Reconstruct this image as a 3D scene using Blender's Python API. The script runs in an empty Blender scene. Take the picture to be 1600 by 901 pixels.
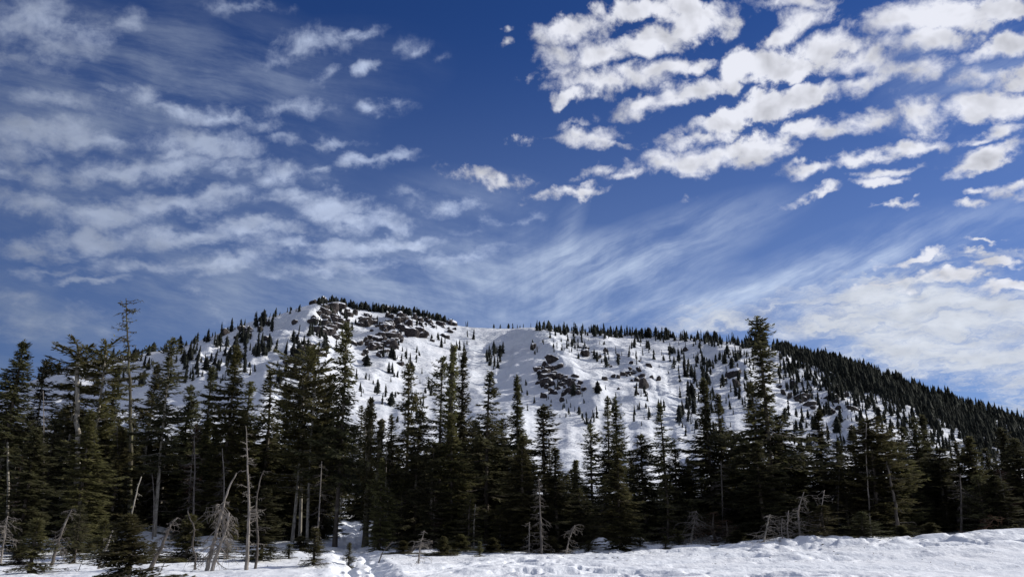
import bpy, math, random
import numpy as np
from mathutils import Vector, Matrix

sc = bpy.context.scene
COL = sc.collection
R = math.radians

# ------------------------------------------------------------------ camera
F = 1280.0                      # focal length in pixels of the 1600 px wide photograph
PITCH = R(15.8)
CP, SP = math.cos(PITCH), math.sin(PITCH)
CAM_H = 1.7
cam = bpy.data.cameras.new('camera')
cam_ob = bpy.data.objects.new('camera', cam)
COL.objects.link(cam_ob)
cam.sensor_width = 36.0
cam.lens = 36.0 * F / 1600.0
cam.clip_start, cam.clip_end = 0.1, 20000.0
cam_ob.location = (0, 0, CAM_H)
cam_ob.rotation_euler = (math.pi / 2 + PITCH, 0, 0)
sc.camera = cam_ob
sc.render.resolution_x, sc.render.resolution_y = 1024, 576
sc.view_settings.view_transform = 'Standard'
sc.view_settings.look = 'None'
sc.view_settings.gamma = 1.0
sc.view_settings.exposure = 0.0
sc.cycles.use_denoising = True
sc.cycles.max_bounces = 7
sc.cycles.diffuse_bounces = 6
sc.cycles.glossy_bounces = 1
sc.cycles.transmission_bounces = 1

# ------------------------------------------------------------------ sun
SUN_AZ, SUN_EL = R(70), R(25)
SUN = Vector((math.sin(SUN_AZ) * math.cos(SUN_EL), math.cos(SUN_AZ) * math.cos(SUN_EL), math.sin(SUN_EL)))
sun = bpy.data.lights.new('sun', 'SUN')
sun.energy, sun.angle, sun.color = 4.8, R(0.5), (1.0, 0.95, 0.88)
sun_ob = bpy.data.objects.new('sun', sun)
COL.objects.link(sun_ob)
sun_ob.rotation_mode = 'QUATERNION'
sun_ob.rotation_quaternion = SUN.to_track_quat('Z', 'Y')
sun_ob.location = SUN * 400


# ------------------------------------------------------------------ world: Nishita sky under broken cloud
def pix_dir(px, py):
    a, b = (px - 800.0) / F, (450.5 - py) / F
    return a, CP - b * SP, SP + b * CP


def pix_az_tan(px, py):
    a, y, z = pix_dir(px, py)
    return math.atan2(a, y), z / math.hypot(a, y)


class NT:
    """small helper to wire shader nodes"""
    def __init__(s, nt): s.nt = nt

    def n(s, t, **kw):
        nd = s.nt.nodes.new(t)
        for k, v in kw.items(): setattr(nd, k, v)
        return nd

    def put(s, sock, v):
        if hasattr(v, 'is_output') or isinstance(v, bpy.types.NodeSocket): s.nt.links.new(v, sock)
        elif v is not None:
            try: sock.default_value = v
            except Exception: sock.default_value = (v, v, v)

    def m(s, op, a, b=None, c=None, clamp=False):
        nd = s.n('ShaderNodeMath', operation=op, use_clamp=clamp)
        for i, v in enumerate((a, b, c)):
            if v is not None: s.put(nd.inputs[i], v)
        return nd.outputs[0]

    def v(s, op, a, b=None):
        nd = s.n('ShaderNodeVectorMath', operation=op)
        s.put(nd.inputs[0], a)
        if b is not None: s.put(nd.inputs[3] if op == 'SCALE' else nd.inputs[1], b)
        return nd.outputs['Value'] if op in ('DOT_PRODUCT', 'LENGTH') else nd.outputs[0]

    def xyz(s, x, y, z):
        nd = s.n('ShaderNodeCombineXYZ')
        for i, q in enumerate((x, y, z)): s.put(nd.inputs[i], q)
        return nd.outputs[0]

    def noise(s, vec, scale, detail=4.0, rough=0.55, out=0, dim='3D'):
        nd = s.n('ShaderNodeTexNoise', noise_dimensions=dim)
        if vec is not None: s.nt.links.new(vec, nd.inputs['Vector'])
        nd.inputs['Scale'].default_value = scale
        nd.inputs['Detail'].default_value = detail
        nd.inputs['Roughness'].default_value = rough
        return nd.outputs[out]

    def ss(s, x, lo, hi, a=0.0, b=1.0):
        nd = s.n('ShaderNodeMapRange', interpolation_type='SMOOTHSTEP')
        s.put(nd.inputs[0], x)
        for i, q in enumerate((lo, hi, a, b)): s.put(nd.inputs[i + 1], q)
        return nd.outputs[0]

    def mix(s, f, a, b):
        nd = s.n('ShaderNodeMix', data_type='RGBA')
        s.put(nd.inputs[0], f)
        for sk, q in ((nd.inputs[6], a), (nd.inputs[7], b)):
            if isinstance(q, tuple): q = q + (1.0,) if len(q) == 3 else q
            s.put(sk, q)
        return nd.outputs[2]


world = bpy.data.worlds.new('World')
sc.world = world
world.use_nodes = True
W = NT(world.node_tree)
sky = W.n('ShaderNodeTexSky', sky_type='NISHITA', sun_disc=False)
sky.sun_elevation, sky.sun_rotation = SUN_EL, SUN_AZ
sky.altitude, sky.air_density, sky.dust_density, sky.ozone_density = 2200, 1.0, 0.3, 3.0
base = W.v('MULTIPLY', sky.outputs[0], (0.1, 0.1, 0.1))
gam = W.n('ShaderNodeGamma')
W.put(gam.inputs[0], base); gam.inputs[1].default_value = 1.2      # the deep, contrasty blue of high mountain air
base = W.v('MULTIPLY', gam.outputs[0], (0.40, 0.63, 1.02))
D = W.n('ShaderNodeTexCoord').outputs['Generated']
sep = W.n('ShaderNodeSeparateXYZ'); W.put(sep.inputs[0], D)
dx, dy, dz = sep.outputs
dzp = W.m('MAXIMUM', dz, 0.0)
# cloud space: direction with the height stretched towards the horizon, as a flat cloud deck looks
cv = W.xyz(dx, dy, W.m('MULTIPLY', W.m('LOGARITHM', W.m('ADD', dzp, 0.10), math.e), 0.62))
wn = W.v('SUBTRACT', W.noise(cv, 9.0, 3.0, 0.5, out=1), (0.5, 0.5, 0.5))
wn2 = W.v('SUBTRACT', W.noise(cv, 24.0, 4.0, 0.6, out=1), (0.5, 0.5, 0.5))
cw = W.v('ADD', cv, W.v('SCALE', wn, 0.05))
N1 = W.noise(cw, 27.0, 8.0, 0.62)
N1b = W.noise(cw, 24.0, 3.0, 0.5)
N1s = W.noise(W.v('ADD', cw, (0.008, 0.0, 0.018)), 24.0, 3.0, 0.5)
N2 = W.noise(cv, 6.5, 5.0, 0.6)
# tangent chart of the sky ahead (and mirrored behind) where the cloud banks are laid out
ady = W.m('MAXIMUM', W.m('ABSOLUTE', dy), 0.08)
chart = W.xyz(W.m('DIVIDE', dx, ady), W.m('DIVIDE', dz, ady), 0.0)
wv = W.v('ADD', W.v('SCALE', wn, 0.05), W.v('SCALE', wn2, 0.075))
wv = W.v('MULTIPLY', wv, (1.0, 0.7, 0.0))
chartw = W.v('ADD', chart, wv)


def blobs(vec, lst, op='ADD', k0=1.2):
    acc = None
    for (x, y, rx, ry, rot, st) in lst:
        a, yy, zz = pix_dir(x, y)
        mp = W.n('ShaderNodeMapping', vector_type='TEXTURE')
        W.put(mp.inputs[0], vec)
        k = k0 / (F * yy)
        mp.inputs[1].default_value = (a / yy, zz / yy, 0)
        mp.inputs[2].default_value = (0, 0, R(rot))
        mp.inputs[3].default_value = (rx * k, ry * k, 1.0)
        g = W.n('ShaderNodeTexGradient', gradient_type='SPHERICAL')
        W.put(g.inputs[0], mp.outputs[0])
        q = W.m('MULTIPLY', g.outputs['Fac'], st)
        acc = q if acc is None else W.m(op, acc, q)
    return acc


def streak(vec, rot, sx, sy, detail=5.0, rough=0.6):
    """noise drawn out along one heading of the chart"""
    mp = W.n('ShaderNodeMapping', vector_type='POINT')
    vr = W.n('ShaderNodeVectorRotate', rotation_type='Z_AXIS'); W.put(vr.inputs['Vector'], vec); vr.inputs['Angle'].default_value = -R(rot)
    W.put(mp.inputs[0], vr.outputs[0]); mp.inputs[3].default_value = (sx, sy, 1.0)
    return W.noise(mp.outputs[0], 1.0, detail, rough)


PUFF = [(900, 42, 62, 30, 10, 1), (880, 95, 50, 30, 8, .9), (930, 85, 52, 28, 6, 1), (985, 20, 80, 24, 6, 1), (1010, 62, 74, 24, 8, 1), (1090, 36, 70, 34, 12, 1), (1060, 8, 60, 18, 0, .9), (940, 128, 66, 20, 6, 1), (985, 112, 60, 24, 6, 1),
        (1035, 100, 48, 18, 8, 1), (1092, 96, 34, 14, 6, .9), (893, 152, 34, 12, 15, .9), (1005, 163, 62, 17, 14, 1), (1085, 140, 66, 22, 12, 1), (1130, 190, 78, 20, 14, 1), (1195, 172, 66, 24, 16, 1.05), (1085, 218, 62, 15, 8, .95),
        (1060, 250, 56, 24, 8, 1.05), (1130, 246, 54, 22, 8, 1), (1185, 232, 62, 24, 14, 1), (1250, 38, 60, 22, 14, .95), (1215, 62, 54, 22, 20, 1), (1170, 104, 56, 28, 18, 1), (1240, 112, 62, 22, 14, 1), (1300, 72, 62, 24, 16, 1), (1345, 96, 62, 26, 14, 1),
        (1290, 140, 66, 16, 12, 1), (1255, 158, 60, 12, 12, .9), (1350, 132, 60, 14, 12, .9), (1400, 30, 84, 30, 10, 1.1), (1480, 22, 90, 34, 8, 1.15), (1450, 62, 80, 22, 10, 1.05), (1560, 10, 62, 22, 8, 1), (1420, 108, 72, 20, 12, 1),
        (1300, 196, 74, 17, 12, 1.05), (1370, 182, 52, 18, 6, 1), (1440, 180, 44, 34, 0, 1.1), (1262, 262, 58, 14, 12, 1), (1345, 240, 56, 14, 10, 1), (1420, 230, 76, 13, 8, 1), (1390, 268, 50, 10, 10, .8), (1370, 288, 44, 8, 6, .75),
        (1570, 72, 60, 18, 22, .9), (1535, 118, 50, 16, 18, .9), (1590, 120, 50, 24, 18, 1), (1530, 165, 62, 24, 14, 1.05), (1590, 165, 60, 28, 14, 1.05), (1580, 205, 56, 16, 14, 1), (1530, 220, 40, 10, 10, .8),
        (1555, 242, 66, 18, 14, 1), (1510, 262, 44, 11, 14, .9), (1590, 292, 50, 13, 14, 1), (1528, 300, 36, 8, 8, .7), (1520, 324, 40, 8, 4, .7), (925, 214, 56, 18, 0, 1), (965, 226, 40, 10, -6, .7), (905, 302, 48, 13, 0, .85), (900, 190, 40, 7, 6, .5),
        (930, 268, 44, 12, 8, .6), (975, 275, 30, 9, 10, .65), (840, 216, 48, 14, 0, .5), (740, 268, 44, 18, 0, .55), (795, 280, 50, 14, -6, .6), (835, 303, 34, 11, 0, .5), (1275, 305, 46, 9, 18, .6), (1395, 323, 50, 6, 8, .62), (1085, 300, 40, 8, 12, .5),
        (1240, 6, 60, 14, 0, .7), (800, 46, 14, 7, 0, .6), (786, 74, 16, 9, 30, .6), (1540, 378, 46, 6, 4, .7), (1420, 404, 56, 7, 6, .7), (1530, 398, 44, 6, 10, .6), (1470, 434, 80, 9, 4, .75), (1560, 414, 60, 10, 8, .85), (1370, 440, 44, 6, 4, .6), (1580, 445, 60, 10, 4, .8)]
SOFT = [(40, 40, 80, 50, 0, .9), (110, 60, 60, 44, 10, .8), (20, 90, 60, 24, 0, .7), (60, 205, 90, 22, -6, 1), (130, 222, 66, 16, -6, .9), (15, 235, 60, 26, 0, .8), (40, 275, 70, 22, 0, .8), (308, 226, 72, 18, -4, 1), (270, 240, 40, 12, 4, .8),
        (110, 165, 66, 18, -6, .7), (220, 150, 50, 16, -10, .75), (290, 172, 70, 18, -12, .8), (345, 185, 50, 10, -14, .7), (490, 62, 52, 22, 4, .85), (545, 52, 50, 10, 8, .65), (572, 106, 22, 13, 24, .8), (520, 120, 26, 12, 30, .5), (190, 34, 34, 24, 10, .65),
        (430, 90, 50, 14, 14, .5), (390, 14, 60, 12, 8, .5), (190, 270, 70, 20, 4, 1), (270, 262, 62, 20, 4, .95), (375, 262, 34, 16, 0, .8), (440, 275, 56, 16, 0, .85), (500, 268, 34, 12, 10, .7), (580, 248, 60, 11, 8, .8), (450, 225, 44, 12, 0, .55), (520, 222, 50, 10, 0, .6),
        (470, 172, 60, 16, 8, .6), (410, 205, 34, 14, 0, .5), (505, 322, 76, 20, -8, 1.05), (555, 345, 56, 15, -4, .9), (440, 316, 40, 12, 0, .7), (350, 300, 60, 14, 6, .8), (260, 318, 96, 20, 4, 1), (170, 338, 80, 22, 0, 1), (60, 320, 84, 18, -6, .85),
        (150, 380, 110, 20, 4, .9), (60, 385, 80, 18, 0, .8), (290, 365, 110, 17, 4, .95), (400, 362, 80, 18, 0, .95), (480, 385, 100, 14, 0, .85), (590, 380, 80, 13, 2, .8), (640, 384, 30, 9, 0, .9), (330, 410, 120, 14, 2, .8), (210, 415, 110, 14, 0, .75),
        (520, 415, 120, 13, 2, .7), (140, 440, 66, 7, 0, .8), (60, 425, 80, 10, 0, .6), (700, 320, 50, 16, 0, .7), (640, 300, 50, 12, 8, .4), (640, 75, 30, 12, 20, .4), (600, 175, 40, 12, 0, .4), (700, 90, 24, 12, 0, .3), (700, 400, 90, 14, 6, .6), (790, 345, 70, 12, 10, .4),
        (60, 510, 120, 26, 0, .5), (20, 470, 80, 16, 0, .5), (330, 478, 60, 18, -40, .55), (350, 500, 40, 12, -40, .45)]
VEIL = [(180, 260, 360, 240, 0, .62), (860, 430, 290, 74, 0, 1.0), (620, 430, 330, 84, 0, .7), (890, 350, 20, 62, -24, .55), (1010, 395, 260, 56, 20, .9), (1230, 440, 280, 46, 24, .85), (720, 320, 160, 60, 0, .35),
        (1440, 390, 290, 46, 20, .85), (1480, 480, 330, 90, 0, 1.0), (1150, 495, 300, 44, 6, .85), (880, 480, 280, 60, 0, .75), (400, 460, 330, 64, 0, .5), (100, 520, 280, 110, 0, .7), (140, 90, 330, 130, 0, .5), (460, 130, 220, 100, 10, .22), (1540, 110, 180, 160, 0, .45)]
STRAT = [(1480, 510, 380, 80, -2, .85), (1600, 570, 300, 110, -14, 1.1), (1260, 492, 260, 36, 5, .55), (1530, 430, 220, 46, 10, .45), (1120, 496, 260, 34, 6, .4), (1380, 450, 240, 30, 14, .3)]
ahead = W.ss(dy, 0.25, 0.5)
rest = W.m('SUBTRACT', 1.0, ahead)
elsewhere = W.m('MULTIPLY', rest, W.ss(N2, 0.36, 0.62, 0.0, 0.85))
bp = W.m('ADD', W.m('MULTIPLY', blobs(chartw, PUFF, 'MAXIMUM', 1.54), ahead), elsewhere)
bs = W.m('MULTIPLY', blobs(chartw, SOFT, 'MAXIMUM', 1.85), ahead)
bv = W.m('ADD', W.m('MULTIPLY', blobs(chart, VEIL), ahead), W.m('MULTIPLY', rest, 0.3))
fine = W.m('SUBTRACT', N1, 0.5)
dens = W.m('ADD', bp, W.m('MULTIPLY', fine, 2.0))
soft_edge = W.ss(N2, 0.36, 0.62, 0.38, 0.85)
pf = W.ss(dens, 0.16, W.m('ADD', 0.16, soft_edge))
pf = W.m('MULTIPLY', W.m('MULTIPLY', pf, W.ss(bp, 0.02, 0.24)), 0.97)
rag = streak(chartw, 8, 13.0, 34.0, 6.0, 0.62)
sf = W.ss(W.m('ADD', bs, W.m('ADD', W.m('MULTIPLY', fine, 1.5), W.m('MULTIPLY', W.m('SUBTRACT', rag, 0.5), 0.7))), 0.12, 1.0)
sf = W.m('MULTIPLY', W.m('MULTIPLY', sf, W.ss(bs, 0.0, 0.3)), 0.68)
# thin broken veil
thin = W.m('MULTIPLY', W.ss(W.m('ADD', W.m('MULTIPLY', rag, 0.6), W.m('MULTIPLY', N2, 0.6)), 0.54, 0.90), W.m('MINIMUM', bv, 1.0))
# cirrus: fibres of one heading, which perspective fans out from a point low over the saddle
a0, y0, z0 = pix_dir(820, 800)
off = W.v('SUBTRACT', W.v('ADD', chart, W.v('SCALE', W.v('MULTIPLY', wn, (1.0, 1.0, 0.0)), 0.035)), (a0 / y0, z0 / y0, 0.0))
so = W.n('ShaderNodeSeparateXYZ'); W.put(so.inputs[0], off)
ang = W.m('ARCTAN2', so.outputs[1], so.outputs[0])
rad = W.v('LENGTH', off)
cxs = W.n('ShaderNodeSeparateXYZ'); W.put(cxs.inputs[0], chart)
swp = W.v('ADD', chart, W.v('SCALE', W.v('MULTIPLY', wn, (1.0, 1.0, 0.0)), 0.035))
swr = streak(swp, 27, 3.2, 21.0, 7.0, 0.66)
swl = streak(swp, -14, 3.2, 17.0, 7.0, 0.66)
sx_ = W.ss(cxs.outputs[0], -0.12, 0.12)
sweep = W.m('ADD', W.m('MULTIPLY', swr, sx_), W.m('MULTIPLY', swl, W.m('SUBTRACT', 1.0, sx_)))
NC = W.noise(W.xyz(W.m('MULTIPLY', ang, 7.5), W.m('MULTIPLY', rad, 5.5), W.m('MULTIPLY', rest, 5.0)), 1.0, 6.0, 0.60)
cir = W.m('MULTIPLY', W.ss(W.m('ADD', W.m('ADD', W.m('MULTIPLY', NC, 0.20), W.m('MULTIPLY', sweep, 0.78)), W.m('MULTIPLY', N2, 0.42)), 0.56, 0.98, 0.03, 1.0), W.m('MINIMUM', bv, 1.1))
cir = W.m('MULTIPLY', W.m('MAXIMUM', cir, W.m('MULTIPLY', thin, 0.55)), 0.80, clamp=True)
# brightness of the cloud: forward scattering near the sun, greyer on the far side
sd = W.v('DOT_PRODUCT', D, tuple(SUN))
lit = W.m('ADD', W.ss(sd, -0.40, 0.60, 0.22, 0.80), W.ss(sd, -0.92, -0.40, 0.50, 0.0))   # bright towards the sun, and front-lit opposite it
relief = W.m('MULTIPLY', W.m('SUBTRACT', N1b, N1s), 1.15)
thick = W.ss(dens, 0.60, 1.25, 0.0, 0.10)
shade = W.m('SUBTRACT', W.m('ADD', 1.0, relief), thick)
shade = W.m('MAXIMUM', W.m('MINIMUM', shade, 1.08), 0.62)
cl_b = W.m('MULTIPLY', lit, shade)
puff_c = W.v('MULTIPLY', W.xyz(cl_b, cl_b, cl_b), (0.975, 0.995, 1.09))
soft_b = W.m('MULTIPLY', lit, W.m('ADD', 1.0, W.m('MULTIPLY', relief, 0.6)))
soft_c = W.v('MULTIPLY', W.xyz(soft_b, soft_b, soft_b), (0.94, 1.08, 1.38))
ci_c = W.v('MULTIPLY', W.xyz(lit, lit, lit), (0.86, 1.0, 1.22))
bst = W.m('MULTIPLY', blobs(chartw, STRAT), ahead)
lay = streak(chartw, 5, 4.5, 34.0, 7.0, 0.66)
st = W.ss(W.m('ADD', W.m('MINIMUM', bst, 0.9), W.m('ADD', W.m('MULTIPLY', W.m('SUBTRACT', lay, 0.5), 3.4), W.m('MULTIPLY', fine, 0.9))), 0.12, 1.15)
st = W.m('MULTIPLY', W.m('MULTIPLY', st, W.ss(bst, 0.0, 0.25)), 0.90)
st_b = W.m('MULTIPLY', lit, W.m('ADD', 0.90, W.m('ADD', W.m('MULTIPLY', relief, 0.4), W.m('MULTIPLY', W.m('SUBTRACT', lay, 0.5), 0.35))))
st_c = W.v('MULTIPLY', W.xyz(st_b, st_b, st_b), (0.92, 0.97, 1.06))
low = W.ss(dz, 0.0, 0.58, 0.62, 0.0)          # thin high veil that thickens towards the horizon
base = W.mix(low, base, W.v('MULTIPLY', ci_c, (0.40, 0.45, 0.54)))
col = W.mix(cir, base, ci_c)
col = W.mix(sf, col, soft_c)
col = W.mix(st, col, st_c)
col = W.mix(pf, col, puff_c)
col = W.v('MULTIPLY', col, (10.0, 10.0, 10.0))
bg = world.node_tree.nodes['Background']
W.put(bg.inputs[0], col)
bg.inputs[1].default_value = 0.1
world.cycles.sampling_method = 'MANUAL'
world.cycles.sample_map_resolution = 512


# ------------------------------------------------------------------ numpy noise
def _hash(ix, iy, seed):
    h = (ix.astype(np.int64) * 374761393 + iy.astype(np.int64) * 668265263 + seed * 982451653) & 0xFFFFFFFF
    h = ((h ^ (h >> 13)) * 1274126177) & 0xFFFFFFFF
    h = ((h ^ (h >> 16)) * 2246822519) & 0xFFFFFFFF
    return ((h ^ (h >> 15)) & 0xFFFFFF) / float(0xFFFFFF)


def vn(x, y, seed=0):
    """value noise in -1..1"""
    x0, y0 = np.floor(x), np.floor(y)
    fx, fy = x - x0, y - y0
    fx, fy = fx * fx * fx * (fx * (fx * 6 - 15) + 10), fy * fy * fy * (fy * (fy * 6 - 15) + 10)
    a, b = _hash(x0, y0, seed), _hash(x0 + 1, y0, seed)
    c, d = _hash(x0, y0 + 1, seed), _hash(x0 + 1, y0 + 1, seed)
    return 2 * ((a + (b - a) * fx) * (1 - fy) + (c + (d - c) * fx) * fy) - 1


def fb(x, y, seed=0, octv=4, rough=0.5):
    t, a, f, w = 0, 1.0, 1.0, 0
    for i in range(octv):
        t = t + a * vn(x * f + 17.3 * i, y * f - 9.1 * i, seed + i)
        w += a; a *= rough; f *= 2.03
    return t / w


def sst(x, lo, hi):
    t = np.clip((np.asarray(x, float) - lo) / (hi - lo), 0, 1)
    return t * t * (3 - 2 * t)


# ------------------------------------------------------------------ terrain
RIDGE = [(-900, 700), (-400, 668), (-100, 640), (0, 612), (75, 584), (120, 566), (170, 556), (200, 555), (250, 547), (300, 535), (340, 520), (400, 499), (440, 489), (470, 479),
         (495, 472), (512, 472), (550, 479), (600, 485), (650, 490), (690, 500), (720, 508), (750, 511), (800, 512), (830, 510), (860, 513), (900, 517), (1000, 523),
         (1050, 526), (1100, 529), (1150, 534), (1200, 541), (1230, 548), (1300, 566), (1400, 600), (1500, 636), (1600, 667), (1750, 712), (2200, 780)]
_ra = np.array([pix_az_tan(*p) for p in RIDGE])
R_AZ, R_TAN = np.concatenate(([-math.pi, -1.6], _ra[:, 0], [1.3, math.pi])), np.concatenate(([0.03, 0.05], _ra[:, 1], [0.02, 0.03]))
R0 = 118.0


def ridge_dist(az):
    return np.interp(az, [-3.2, -0.9, -0.5, -0.2, 0.0, 0.2, 0.45, 0.65, 1.0, 3.2], [600, 600, 600, 630, 640, 620, 560, 520, 520, 600])


# ribs running down the face: photo-shaped polylines turned into (azimuth, height fraction)
RIBS = [([(835, 512), (850, 540), (868, 575), (893, 615), (935, 665)], 15.0, 44, 55),
        ([(500, 473), (478, 540), (455, 590), (430, 650)], 24.0, 95, 60),
        ([(655, 490), (622, 520), (600, 560), (590, 600)], 8.0, 30, 45),
        ([(930, 520), (985, 575), (1012, 610), (1030, 650)], 8.0, 30, 60),
        ([(1090, 528), (1140, 575), (1165, 612), (1180, 660)], 9.0, 32, 55),
        ([(1205, 545), (1260, 610), (1300, 640), (1330, 680)], 9.0, 32, 55),
        ([(390, 500), (345, 540), (310, 590), (290, 640)], 12.0, 60, 45),
        ([(1300, 570), (1380, 625), (1440, 670)], 5.0, 36, 50),
        ([(720, 510), (735, 560), (742, 610), (760, 680)], 4.0, 30, 45)]


def flat_z(x, y, az, r):
    z = 2.6 * sst(r, 50, 112)
    # the snow bank that climbs to the right
    z = z + 0.80 * sst(az, 0.05, 0.56) * sst(r, 33, 50)
    z = z + 0.10 * fb(x / 9.0, y / 9.0, 5, 3) * sst(r, 10, 24) + 0.10 * fb(x / 4.2, y / 5.0, 6, 3) * sst(r, 40, 47) * (1 - sst(r, 52, 60)) * sst(az, -0.02, 0.12) + 0.5 * fb(x / 24.0, y / 24.0, 8, 2) * sst(r, 58, 80)
    if x.size and float(np.min(r)) > 90: return z
    for (px, d, h, w) in ((1265, 47.5, .22, 2.8), (1375, 48, .16, 2.6), (1215, 48, .14, 2.0), (937, 51.5, .75, .95), (985, 55, .7, .8), (1100, 53.5, .45, 1.3), (1500, 50, .3, 2.0),
                          (215, 62, .9, 2.2), (240, 70, .9, 2.0), (60, 60, .5, 1.6), (150, 44, .22, 1.4), (450, 44, .25, 1.6), (700, 47, .22, 1.8), (800, 58, .45, 2.2), (1590, 52, .5, 2.5), (330, 60, .5, 1.8)):
        a = math.atan((px - 800) / F * CP)
        cx, cy = d * math.sin(a), d * math.cos(a)
        z = z + h * np.exp(-((x - cx) ** 2 + (y - cy) ** 2) / (w * w))
    return z


TRAIL = [(22, 592), (26, 577), (30, 572), (36, 566), (44, 560), (52, 552), (60, 545), (72, 548), (86, 556), (110, 560)]
_tr_r = np.array([t[0] for t in TRAIL], float)
_tr_a = np.array([math.atan((t[1] - 800) / F * CP) for t in TRAIL])


def near_detail(x, y, az, r):
    if x.size and float(np.min(r)) > 112: return 0.0
    m = sst(r, 12, 20) * (1 - sst(r, 75, 110))
    wx, wy = x + 0.5 * vn(x / 2.2, y / 2.2, 31), y + 0.5 * vn(x / 2.2, y / 2.2, 32)
    z = 0.085 * fb(wx / 2.6, wy / 3.6, 11, 4, 0.55)
    z = z + 0.020 * fb(wx / 0.7, wy / 1.0, 12, 2)
    # trodden, wind-cut crust: sharp little ridges and scoops
    rough = sst(fb(x / 6.0, y / 8.0, 14, 2), -0.55, 0.20) * (0.30 + 0.70 * sst(az, -0.15, 0.05))
    edge = sst(r, 30, 44); rough = rough * (1 - 0.55 * edge * (1 - sst(r, 44, 46)))
    rid = 1 - np.abs(fb(wx / 2.3 + wy / 9.0, wy / 2.6, 15, 3))
    z = z + 0.19 * rough * sst(rid, 0.55, 1.0)
    z = z - 0.16 * rough * sst(fb(wx / 0.8, wy / 0.9, 17, 3), 0.10, 0.45)
    # the footpath: a packed trough, two ski grooves and foot holes
    ta = np.interp(r, _tr_r, _tr_a)
    l = (az - ta) * r
    trail = (1 - sst(np.abs(l), 0.55, 1.3)) * sst(r, 14, 20) * (1 - sst(r, 100, 112))
    z = z - 0.10 * trail
    for o in (-0.42, 0.40):
        z = z - 0.12 * np.exp(-((l - o - 0.10 * np.sin(r * 0.9)) / 0.13) ** 2) * sst(r, 14, 20)
    z = z - 0.24 * trail * sst(vn(l / 0.42 + 3, r / 0.8, 21), 0.10, 0.6)
    z = z + 0.05 * np.exp(-((np.abs(l) - 1.25) / 0.25) ** 2) * sst(vn(r / 0.6, l * 0 + 1, 22), -0.3, 0.6)
    # old ski tracks that cross the open snow on the right
    for (d0, sl, wv) in ((29.5, .04, .5), (30.6, .05, .4), (33.5, -.02, .6), (36.2, .03, .4), (39.5, .06, .6), (41.0, .05, .5), (27.2, .0, .3)):
        yy = d0 + sl * x + wv * np.sin(x * 0.21 + d0)
        z = z - 0.26 * np.exp(-((y - yy) / 0.34) ** 2) * sst(x + 1.2 * np.sin(d0 * 3), 0.0, 4.0) * (0.6 + 0.4 * vn(x / 1.7, y * 0, 25))
    for k in range(3):
        yy = 25 + (x + 4.6 - k * 0.55) * 3.2
        z = z - 0.07 * np.exp(-((y - yy) / 0.6) ** 2) * (1 - sst(r, 36, 42)) * sst(r, 14, 20)
    return z * m


_rib_tab = []


def hill_core(az, r):
    Rd = ridge_dist(az)
    H = CAM_H + Rd * np.interp(az, R_AZ, R_TAN)
    s = (r - R0) / (Rd - R0)
    sc_ = np.clip(s, 0, 1)
    rise = np.maximum(H - 3.0, 2.0)
    z = rise * (0.17 * sc_ + 0.83 * sc_ ** 1.85) * sst(sc_, 0, 0.06)
    over = np.maximum(r - Rd, 0)
    z = z - 0.55 * over * over / (over + 30.0)
    return z, s, Rd


def terrain(x, y):
    x, y = np.asarray(x, float), np.asarray(y, float)
    az, r = np.arctan2(x, y), np.hypot(x, y)
    zf = flat_z(x, y, az, r)
    if x.size and float(np.max(r)) < R0: return zf + near_detail(x, y, az, r)
    zh, s, Rd = hill_core(az, r)
    e = sst(s, 0.02, 0.25) * (1 - sst(s, 0.93, 1.0))
    rel = 3.2 * fb(x / 70.0, y / 70.0, 41, 3) + 1.3 * fb(az * 26, s * 2.2, 42, 3) * 2.0 + 0.75 * fb(x / 11.0, y / 11.0, 43, 3)
    for (pa, ps, amp, wl, wr) in _rib_tab:
        ac = np.interp(s, ps, pa)
        f = sst(s, ps[0] - 0.10, ps[0] + 0.06) * (1 - sst(s, ps[-1] - 0.10, ps[-1] + 0.05))
        l = (az - ac) * r + 7.0 * fb(x / 26.0 + amp, y / 26.0, 47, 4)
        t = np.where(l < 0, 1 + l / wl, 1 - l / wr)
        t = np.clip(t, 0, 1)
        t = np.where(l < 0, t ** 1.25, t ** 1.6)
        rel = rel + amp * t * f * (0.85 + 0.3 * fb(x / 16.0, y / 16.0, 49, 3))
    # chutes and slide runnels that follow the fall line, and benches across it
    gully = fb(az * 48 + 1.4 * vn(s * 5, az * 20, 51), s * 2.6, 52, 4)
    rel = rel - 0.9 * sst(gully, 0.05, 0.45) * sst(fb(az * 9, s * 2.0, 53, 2), -0.2, 0.25)
    bench = s * 26 + 2.0 * fb(x / 45.0, y / 45.0, 54, 2)
    rel = rel + 0.8 * (sst(bench % 1.0, 0.0, 0.35) - sst(bench % 1.0, 0.35, 1.0)) * sst(az, -0.12, 0.10)
    small = 0.40 * sst(fb(x / 60.0, y / 60.0, 48, 2), -.1, .4) * fb(x / 6.0, y / 6.0, 44, 3) * sst(s, 0.1, 0.3)
    top = (1 - sst(s, 0.97, 1.0))
    z = zf + zh + rel * e
    cap = CAM_H + r * np.interp(az, R_AZ, R_TAN) - 0.035 * np.maximum(Rd - r, 0)      # no rib stands above the skyline
    z = np.where((s > 0.3) & (s <= 1.0), np.minimum(z, cap), z)
    return z + small * top + near_detail(x, y, az, r)


def solve_r(px, py, full=True):
    """distance at which the sight line through a picture point meets the slope"""
    az, tn = pix_az_tan(px, py)
    rr = np.linspace(R0 + 2, float(ridge_dist(az)) + 1.0, 230)
    if full: z = terrain(rr * math.sin(az), rr * math.cos(az))
    else: z = hill_core(np.full_like(rr, az), rr)[0] + 2.6
    el = (z - CAM_H) / rr
    k = int(np.argmax(el >= tn)) if (el >= tn).any() else int(el.argmax())
    return az, float(rr[k])


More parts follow.
